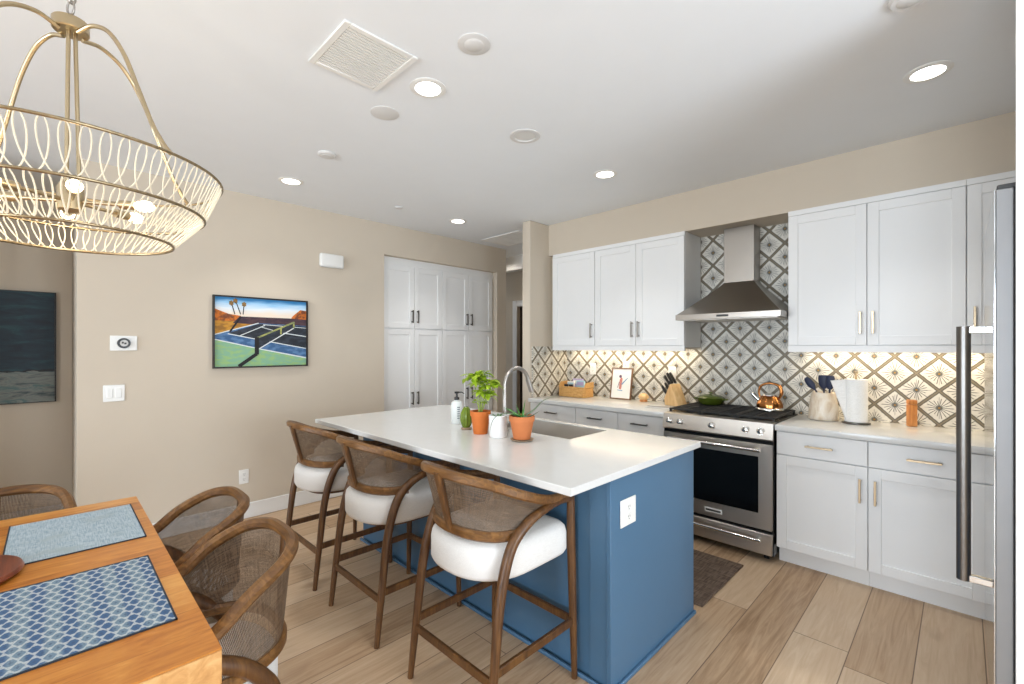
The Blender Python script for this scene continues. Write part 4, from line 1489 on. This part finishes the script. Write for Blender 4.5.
rnd = random.Random(4)
t = thing('potted_basil', 'bright green leafy basil plant in an orange terracotta pot on the island', 'potted plant', (-2.005, 1.765, KZ))
flower_pot(0.060, 0.132, 'terra', t)
st = MB()
fo = MB()
tips = [((-0.045, -0.02, 0.325), 0.072), ((-0.005, 0.0, 0.345), 0.072), ((-0.02, 0.01, 0.290), 0.07), ((0.072, 0.022, 0.300), 0.065), ((0.088, 0.030, 0.285), 0.055), ((0.02, -0.01, 0.245), 0.065), ((0.035, 0.03, 0.225), 0.06), ((-0.03, -0.02, 0.185), 0.034), ((0.022, 0.0, 0.182), 0.03)]
for (tp, sp) in tips:
    b0 = V((rnd.uniform(-0.008, 0.008), rnd.uniform(-0.008, 0.008), 0.119))
    e_ = V(tp)
    midp = b0.lerp(e_, 0.5) + V((0, 0, 0.02))
    st.tube(cr([b0, midp, e_], 5), [0.0025, 0.0015], 6)
    nl = 24 if sp > 0.04 else 9
    for i in range(nl):
        az = i * 2.4 + rnd.random()
        el = rnd.uniform(-0.35, 0.7)
        dv = V((math.cos(az) * math.cos(el), math.sin(az) * math.cos(el), math.sin(el)))
        off = V((rnd.uniform(-1, 1), rnd.uniform(-1, 1), rnd.uniform(-0.6, 0.6))) * sp * 0.38
        leaf(fo, e_ + off, dv, sp * rnd.uniform(0.65, 1.0), sp * rnd.uniform(0.42, 0.62), rnd.uniform(0.1, 0.5), 0.3)
st.build('stem', 'basil2', t, 60)
fo.build('foliage', 'basil', t, 80)

t = thing('potted_aloe', 'spiky aloe plant in a matte terracotta pot on a saucer beside the sink', 'potted plant', (-1.695, 1.79, KZ + 0.010))
flower_pot(0.069, 0.124, 'terra2', t, 0.046)
for base, pts, r, mt in (((0, 0), [(0.005, 0.0, 0.092), (0.006, 0.005, 0.135), (0.012, 0.01, 0.185)], 0.009, 'aloe'),
                         ((0, 0), [(-0.005, 0, 0.092), (-0.012, -0.01, 0.125), (-0.018, -0.02, 0.160)], 0.008, 'aloe'),
                         ((0, 0), [(0.0, 0, 0.092), (-0.04, -0.02, 0.118), (-0.085, -0.035, 0.140)], 0.009, 'aloe'),
                         ((0, 0), [(0.01, 0, 0.092), (0.045, 0.02, 0.105), (0.075, 0.04, 0.130)], 0.007, 'aloeold'),
                         ((0, 0), [(0.005, 0, 0.092), (0.03, 0.05, 0.130), (0.055, 0.09, 0.180), (0.10, 0.14, 0.205)], 0.007, 'aloeold'),
                         ((0, 0), [(-0.01, 0, 0.092), (-0.045, -0.06, 0.115), (-0.082, -0.10, 0.085), (-0.098, -0.118, 0.015)], 0.006, 'aloeold'),
                         ((0, 0), [(-0.01, 0, 0.092), (-0.05, 0.0, 0.108), (-0.10, 0.02, 0.125)], 0.008, 'aloe'),
                         ((0, 0), [(0.0, -0.01, 0.092), (0.0, -0.045, 0.112), (-0.01, -0.08, 0.118)], 0.008, 'aloe')):
    m = MB()
    pts = [(x_ * 1.18, y_ * 1.18, z_ * 1.0 + (0.024 if z_ > 0.05 else 0.0)) for x_, y_, z_ in pts]
    c_ = cr(pts, 6)
    m.sweep(c_, [(1, 0), (0.5, 0.35), (-0.5, 0.35), (-1, 0), (-0.4, -0.45), (0.4, -0.45)], scales=[r * 1.35 * (1 - (i / (len(c_) - 1)) ** 1.6 * 0.93) for i in range(len(c_))])
    m.build('leaf', mt, t, 70)
tag(MB().lathe([(0, 0), (0.050, 0), (0.061, 0.006), (0.064, 0.010), (0.059, 0.0095), (0.050, 0.006), (0, 0.006)], (0, 0, 0), 32).build('saucer', 'saucer', None, 50, (-1.695, 1.79, KZ)),
    'brown stone saucer under the aloe pot', 'saucer')

t = thing('white_pot', 'white ceramic pot with small sprouts between the two terracotta pots', 'pot', (-1.855, 1.765, KZ))
MB().lathe([(0, 0), (0.047, 0), (0.051, 0.012), (0.053, 0.122), (0.050, 0.124), (0.048, 0.105), (0, 0.105)], seg=36).build('pot', 'ceramic', t, 40)
MB().lathe([(0, 0.1052), (0.0475, 0.1052), (0.02, 0.110), (0, 0.111)], seg=24).build('soil', 'soil', t, 60)
m = MB()
for i in range(9):
    az = i * 2.4
    leaf(m, (0.02 * math.cos(az), 0.02 * math.sin(az), 0.108), (math.cos(az), math.sin(az), 1.2), 0.032, 0.014, 0.2)
m.build('sprouts', 'aloe', t, 80)

t = thing('cactus_ornament', 'small green ribbed oval ornament on a brown foot left of the basil pot', 'ornament', (-2.165, 1.79, KZ))
m = MB()
rings = []
for i in range(15):
    s = i / 14
    r = 0.033 * math.sin(PI * (0.12 + 0.84 * s)) ** 0.7 + 0.004
    rings.append([V((r * (1 + 0.07 * math.cos(10 * 2 * PI * j / 60)) * math.cos(2 * PI * j / 60), r * (1 + 0.07 * math.cos(10 * 2 * PI * j / 60)) * math.sin(2 * PI * j / 60), 0.012 + 0.128 * s)) for j in range(60)])
m.loft(rings)
m.build('ribbed_body', 'cactus', t, 60)
MB().lathe([(0, 0), (0.030, 0), (0.034, 0.008), (0.026, 0.014), (0, 0.014)], seg=28).build('foot', 'saucer', t, 50)

t = thing('soap_dispenser', 'frosted white hand soap bottle with a black pump on the island', 'soap bottle', (-2.385, 1.890, KZ))
MB().lathe([(0, 0), (0.036, 0), (0.039, 0.004), (0.039, 0.120), (0.032, 0.142), (0.014, 0.152), (0.014, 0.158), (0, 0.158)], seg=32).build('bottle', 'frosted', t, 40)
MB().lathe([(0, 0.155), (0.0165, 0.155), (0.0165, 0.172), (0.007, 0.175), (0.006, 0.196), (0.014, 0.198), (0.015, 0.210), (0, 0.212)], seg=20).build('pump', 'black', t, 40)
m = MB()
m.tube([V((0, 0, 0.205)), V((0.028, 0.020, 0.206)), V((0.040, 0.030, 0.196))], [0.005, 0.004, 0.003], 8)
m.build('nozzle', 'black', t, 60)
m = MB()
for i, zz in enumerate((0.035, 0.050, 0.064, 0.078, 0.092, 0.106)):
    a0 = math.atan2(-1.915, 2.30)
    for s_, e_ in ((0.10, 0.55), ):
        m.grid(lambda u, v, zz=zz, s_=s_, e_=e_: V((0.0394 * math.cos(a0 + s_ + (e_ - s_) * u), 0.0394 * math.sin(a0 + s_ + (e_ - s_) * u), zz + 0.006 * v)), 5, 1)
m.build('label_print', 'ink', t, 0)

# ------------------------------------------------------------------ things on the counters
t = thing('wicker_basket', 'golden woven basket with raised back on the left counter', 'basket', (-2.815, 3.78, KZ))
m = MB()
bw, bd, bh = 0.165, 0.095, 0.098
rows = 9


def rrect(hw, hd, z, n=40):
    out = []
    for i in range(n):
        a_ = 2 * PI * i / n
        c_, s_ = math.cos(a_), math.sin(a_)
        out.append(V((hw * math.copysign(abs(c_) ** 0.25, c_), hd * math.copysign(abs(s_) ** 0.25, s_), z)))
    return out


m.loft([rrect(bw - 0.004, bd - 0.004, 0), rrect(bw - 0.001, bd - 0.001, 0.003)] + [rrect(bw - 0.003 + (0.003 if i % 2 else 0), bd - 0.003 + (0.003 if i % 2 else 0), 0.006 + (bh - 0.008) * i / 20) for i in range(21)]
       + [rrect(bw - 0.002, bd - 0.002, bh), rrect(bw - 0.012, bd - 0.012, bh), rrect(bw - 0.012, bd - 0.012, 0.010)], True, True)
m.build('basket_body', 'wicker', t, 30)
m = MB()
m.tube(rrect(bw - 0.004, bd - 0.004, bh), 0.0065, 8, closed=True)
m.build('rim', 'wicker', t, 60)
m = MB()
for sx in (-1, 1):
    m.prism([(-bd + 0.012, bh - 0.004), (bd - 0.012, bh - 0.004), (bd - 0.016, bh + 0.052), (-bd + 0.045, bh + 0.048)], sx * (bw - 0.012), sx * (bw - 0.002), 'YZ')
m.build('raised_side', 'wicker', t, 30)
bx = V((-2.815, 3.78, KZ + 0.0105))


def packet(label, dx, dy, w_, h_, d_, mat, lean, band):
    t = thing('snack_packet', label, 'packet', bx + V((dx, dy, 0.003)))
    R = Matrix.Rotation(lean, 4, 'X')
    MB().box(-w_, w_, -d_, d_, 0, h_, 0.006, 2, mat=R).build('wrapper', mat, t, 40)
    MB().box(-w_ * 0.8, w_ * 0.8, -d_ - 0.0008, -d_ + 0.0006, h_ * 0.66, h_ * 0.9, mat=R).build('print_band', band, t, 0)


packet('lilac snack packet standing at the back of the basket', -0.02, 0.045, 0.065, 0.165, 0.010, 'lilac', -0.12, 'paper')
packet('pale blue snack packet in front of the lilac one in the basket', 0.045, 0.012, 0.050, 0.150, 0.010, 'aqua', -0.08, 'lilac')
packet('white snack packet at the left of the basket', -0.085, 0.018, 0.045, 0.135, 0.010, 'paper', -0.10, 'aqua')
for dx, mat, lab in ((-0.090, 'darkglass', 'small dark jar at the front left of the basket'), (-0.030, 'amber', 'small amber jar beside the dark jar in the basket')):
    t = thing('small_jar', lab, 'jar', bx + V((dx, -0.045, 0.0005)))
    MB().lathe([(0, 0), (0.024, 0), (0.026, 0.004), (0.026, 0.085), (0.020, 0.095), (0, 0.095)], seg=24).build('glass', mat, t, 40)
    MB().lathe([(0, 0.094), (0.022, 0.094), (0.022, 0.112), (0, 0.113)], seg=24).build('lid', 'black', t, 40)

t = thing('framed_print', 'small wood-framed white print leaning on the tiles behind the counter', 'picture', (-2.350, 3.862, KZ), -0.02)
Rl = Matrix.Rotation(-0.16, 4, 'X')
m = MB()
a, h_ = 0.115, 0.305
m.box(-a, -a + 0.011, -0.009, 0.009, 0, h_, 0.001, mat=Rl).box(a - 0.011, a, -0.009, 0.009, 0, h_, 0.001, mat=Rl)
m.box(-a + 0.011, a - 0.011, -0.009, 0.009, 0, 0.011, 0.001, mat=Rl).box(-a + 0.011, a - 0.011, -0.009, 0.009, h_ - 0.011, h_, 0.001, mat=Rl)
m.build('frame', 'frame', t, 40)
pr_ = MB().box(-a + 0.011, a - 0.011, -0.004, 0.007, 0.011, h_ - 0.011, mat=Rl).build('print', 'paper', t, 0)
m = MB()


def blot(poly, mi):
    vs = [m.bm.verts.new(Rl @ V((x, -0.0046 - 0.0002 * mi, z))) for x, z in poly]
    m._f(vs, mi)


blot([(-0.022, 0.10), (0.004, 0.095), (0.012, 0.20), (-0.004, 0.215), (-0.020, 0.19)], 0)
blot([(-0.014 + 0.015 * math.cos(i * PI / 5), 0.222 + 0.016 * math.sin(i * PI / 5)) for i in range(10)], 1)
blot([(0.0, 0.15), (0.01, 0.14), (0.068, 0.205), (0.064, 0.212)], 2)
blot([(-0.04, 0.085), (0.018, 0.08), (0.02, 0.088), (-0.04, 0.092)], 2)
blot([(-0.04, 0.11), (-0.034, 0.11), (-0.018, 0.17), (-0.024, 0.17)], 1)
m.build('drawing', [artmat('drawn_pink', rgb(206, 140, 128), rgb(186, 110, 104), (60, 60, 60)), artmat('drawn_slate', rgb(98, 84, 110)), artmat('drawn_blue', rgb(112, 156, 190))], pr_, 0)

t = thing('wooden_trinket', 'small rounded wooden trinket box between the framed print and knife block', 'ornament', (-2.10, 3.86, KZ))
MB().lathe([(0, 0), (0.034, 0), (0.036, 0.006), (0.030, 0.022), (0, 0.022)], seg=28).build('base', 'acacia', t, 50)
MB().lathe([(0, 0.0225), (0.036, 0.0225), (0.048, 0.038), (0.046, 0.054), (0.030, 0.070), (0.010, 0.078), (0, 0.079)], seg=28).build('lid', 'maple', t, 50)

# knife block, leaning blades towards the left front
KB = V((-1.772, 3.80, KZ))
krot = -0.30
t = thing('knife_block', 'pale wooden slanted knife block beside the stove', 'knife block', KB, krot)
prof = [(-0.062, 0.0), (0.092, 0.0), (0.052, 0.09), (0.012, 0.186), (-0.006, 0.186), (-0.070, 0.055)]
m = MB()
m.prism(prof, -0.055, 0.055, 'XZ')
bmesh.ops.bevel(m.bm, geom=list(m.bm.edges), offset=0.003, segments=1, affect='EDGES')
m.build('block', 'maple', t, 40)
nrm = V((-0.055, 0, 0.055)).normalized()
nrm = V((-0.72, 0, 0.69))
rows_k = [((-0.020, -0.034, 0.169), 0.105, 'black-handled knife at the front of the upper row in the knife block'),
          ((-0.016, 0.000, 0.178), 0.120, 'tallest black-handled knife in the middle of the knife block'),
          ((-0.014, 0.034, 0.181), 0.120, 'black-handled knife at the back right of the knife block'),
          ((-0.058, -0.034, 0.088), 0.090, 'lowest black-handled knife at the front of the knife block'),
          ((-0.050, 0.002, 0.106), 0.100, 'black-handled knife in the middle of the lower row of the knife block'),
          ((-0.044, 0.036, 0.119), 0.100, 'black-handled knife at the back of the lower row of the knife block')]
for (p, ln, lab) in rows_k:
    R = Matrix.Rotation(krot, 3, 'Z')
    base = KB + R @ V(p)
    t = thing('kitchen_knife', lab, 'knife', base, krot, 'knives in the wooden block')
    dirv = V((-0.60, 0, 0.80)).normalized()
    m = MB()
    m.sweep([dirv * 0.012, dirv * 0.02, dirv * (ln * 0.5), dirv * (ln * 0.85), dirv * ln], rect_sec(0.019, 0.027, 0.35), up=(0.80, 0, 0.60), scales=[0.8, 0.9, 1.0, 1.05, 0.8])
    m.build('handle', 'black', t, 50)
    MB().sweep([dirv * 0.003, dirv * 0.013], rect_sec(0.006, 0.020, 0.2), up=(0.80, 0, 0.60)).build('blade', 'chrome', t, 40)

tag(MB().box(-0.10, 0.10, -0.035, 0.035, 0, 0.006, 0.003).build('spoon_rest', 'ceramic', None, 40, (-1.80, 3.545, KZ), 0.15),
    'small pale tray at the counter edge in front of the knife block', 'tray')
m = MB().tube([V((-0.085, -0.01, 0.0055)), V((0.02, 0.0, 0.0055)), V((0.09, 0.008, 0.0065))], [0.004, 0.005, 0.006], 10)
tag(m.build('metal_utensil', 'nickel', None, 60, (-1.80, 3.545, KZ + 0.0065), 0.15), 'thin metal utensil lying on the pale tray by the knife block', 'utensil')

# on the stove
GZ = 0.9485
t = thing('green_pan', 'olive green enamelled shallow pan at the back left of the stove', 'pan', (-1.470, 3.81, GZ))
MB().lathe([(0, 0), (0.070, 0), (0.090, 0.010), (0.104, 0.040), (0.108, 0.052), (0.103, 0.053), (0.087, 0.014), (0, 0.006)], seg=40).build('body', 'olive', t, 50)
m = MB()
for s in (-1, 1):
    m.tube(cr([(s * 0.102, -0.03, 0.044), (s * 0.128, -0.02, 0.047), (s * 0.128, 0.02, 0.047), (s * 0.102, 0.03, 0.044)], 5), 0.006, 8)
m.build('side_handle', 'olive', t, 60)
t = thing('pan_lid', 'olive green domed lid with a knob on the shallow pan', 'lid', (-1.470, 3.81, GZ + 0.0535))
MB().lathe([(0, 0), (0.107, 0), (0.108, 0.003), (0.088, 0.016), (0.05, 0.026), (0, 0.032)], seg=40).build('dome', 'olive', t, 50)
MB().lathe([(0, 0.031), (0.008, 0.031), (0.008, 0.038), (0.017, 0.043), (0.016, 0.050), (0, 0.053)], seg=20).build('knob', 'olive', t, 50)

t = thing('copper_kettle', 'shiny copper kettle with arched handle at the back right of the stove', 'kettle', (-1.02, 3.765, GZ), 0.0)
MB().lathe([(0, 0), (0.085, 0), (0.094, 0.006), (0.094, 0.016), (0.086, 0.024), (0, 0.024)], seg=40).build('base_band', 'chrome', t, 50)
m = MB()
rings = []
for i in range(13):
    s = i / 12
    r = 0.088 * (1 - 0.02 * s) if s < 0.2 else 0.088 - 0.040 * ((s - 0.2) / 0.8) ** 1.5
    rings.append([V((r * (1 + 0.018 * math.cos(12 * 2 * PI * j / 72)) * math.cos(2 * PI * j / 72), r * (1 + 0.018 * math.cos(12 * 2 * PI * j / 72)) * math.sin(2 * PI * j / 72), 0.0235 + 0.086 * s)) for j in range(72)])
m.loft(rings)
m.build('body', 'copper', t, 60)
MB().lathe([(0, 0.109), (0.047, 0.109), (0.045, 0.116), (0.02, 0.124), (0, 0.125)], seg=28).build('lid', 'chrome', t, 50)
MB().tube([V((-0.062, -0.02, 0.070)), V((-0.088, -0.03, 0.094)), V((-0.112, -0.038, 0.122))], [0.015, 0.011, 0.0085], 14).build('spout', 'chrome', t, 60)
m = MB()
hp = [(-0.066, 0, 0.094), (-0.074, 0, 0.135), (-0.060, 0, 0.176), (-0.02, 0, 0.198), (0.03, 0, 0.198), (0.068, 0, 0.176), (0.078, 0, 0.135), (0.066, 0, 0.094)]
m.tube(cr(hp, 6), [0.006, 0.0075, 0.009, 0.009, 0.009, 0.013, 0.013, 0.008], 12)
m.build('handle', 'copper', t, 60)

# right counter
CP = V((-0.690, 3.80, KZ))
t = thing('utensil_crock', 'cream marble crock holding navy utensils on the right counter', 'crock', CP)
MB().lathe([(0, 0), (0.084, 0), (0.090, 0.006), (0.089, 0.05), (0.080, 0.13), (0.069, 0.184), (0.067, 0.190), (0.060, 0.188), (0.061, 0.16), (0.066, 0.04), (0, 0.03)], seg=44).build('crock', 'travertine', t, 50)
for dx, dy, lean, kind, lab in ((-0.030, 0.0, (-0.62, 0.0, 0.9), 'spoon', 'navy silicone spoon leaning left in the crock'),
                                (0.000, 0.012, (-0.04, 0.04, 1.0), 'turner', 'navy silicone turner upright in the middle of the crock'),
                                (0.026, -0.004, (0.06, -0.03, 1.0), 'spatula', 'navy silicone spatula at the right of the crock')):
    dv = V(lean).normalized()
    b0 = CP + V((dx * 0.4, dy * 0.4, 0.032))
    t = thing('silicone_' + kind, lab, 'utensil', b0, 0, 'navy utensils in the marble crock')
    s0 = V((dx * 0.5, dy * 0.5, 0.0))
    rim_pt = V((dx, dy, 0.160))
    tip = rim_pt + dv * 0.115
    MB().tube([V((0, 0, 0.002)), rim_pt, rim_pt + dv * 0.03], 0.006, 10).build('handle', 'navy', t, 60)
    m = MB()
    wd = {'spoon': 0.024, 'turner': 0.030, 'spatula': 0.026}[kind]
    sc = {'spoon': [0.35, 0.9, 1.0, 0.9, 0.4], 'turner': [0.4, 0.9, 1.0, 1.05, 0.9], 'spatula': [0.5, 0.95, 1.0, 1.0, 0.8]}[kind]
    m.sweep([rim_pt + dv * q for q in (0.02, 0.045, 0.07, 0.095, 0.115)], rect_sec(wd * 2, 0.010, 0.4), up=(0, 1, 0), scales=sc)
    m.build('head', 'navy', t, 60)

TP = V((-0.500, 3.750, KZ))
t = thing('towel_holder', 'dark based paper towel holder on the right counter', 'towel holder', TP)
MB().lathe([(0, 0), (0.078, 0), (0.080, 0.003), (0.078, 0.010), (0, 0.012)], seg=40).build('base', 'dkmetal', t, 50)
MB().lathe([(0, 0.0115), (0.007, 0.0115), (0.007, 0.325), (0.012, 0.330), (0.012, 0.345), (0, 0.348)], seg=20).build('pole', 'champ', t, 50)
t = thing('paper_towel_roll', 'white paper towel roll with a loose sheet on the dark holder', 'paper towels', TP + V((0, 0, 0.0125)))
MB().lathe([(0.020, 0), (0.064, 0), (0.064, 0.279), (0.020, 0.279), (0.020, 0)], seg=48).build('roll', 'towel', t, 40)
m = MB()
m.grid(lambda u, v: V((-0.045 - (0.004 + 0.082 * v) * u, -0.046 - 0.022 * u * v + 0.012 * u * u, 0.001 + (0.278 - 0.012 * u) * v)), 8, 6)
sh = m.build('loose_sheet', 'towel', t, 80)
so_ = sh.modifiers.new('thick', 'SOLIDIFY')
so_.thickness = 0.001

t = thing('wooden_grinder', 'square orange wooden grinder on the right counter near the fridge', 'grinder', (-0.228, 3.86, KZ), 0.5)
MB().box(-0.021, 0.021, -0.021, 0.021, 0, 0.138, 0.003).build('body', 'acacia', t, 40)
MB().box(-0.021, 0.021, -0.021, 0.021, 0.1395, 0.168, 0.003).build('cap', 'acacia', t, 40)

# ------------------------------------------------------------------ under-cabinet lamps
WARM = (1.0, 0.82, 0.57)
lamp('hall_fill_spot', 'SPOT', (-4.5, 4.35, CZ - 0.02), 9, (1.0, 0.93, 0.84), (0, 0, 0), spot_size=math.radians(150), spot_blend=0.8, shadow_soft_size=0.07)  # added lamp without a fixture, out of view, brightens the hall
lamp('undercabinet_light', 'AREA', (-2.30, 3.86, UB + 0.02), 4.6, WARM, (0, 0, 0), shape='RECTANGLE', size=1.3, size_y=0.03)
lamp('undercabinet_light', 'AREA', (-0.20, 3.86, UB + 0.02), 4.6, WARM, (0, 0, 0), shape='RECTANGLE', size=1.2, size_y=0.03)
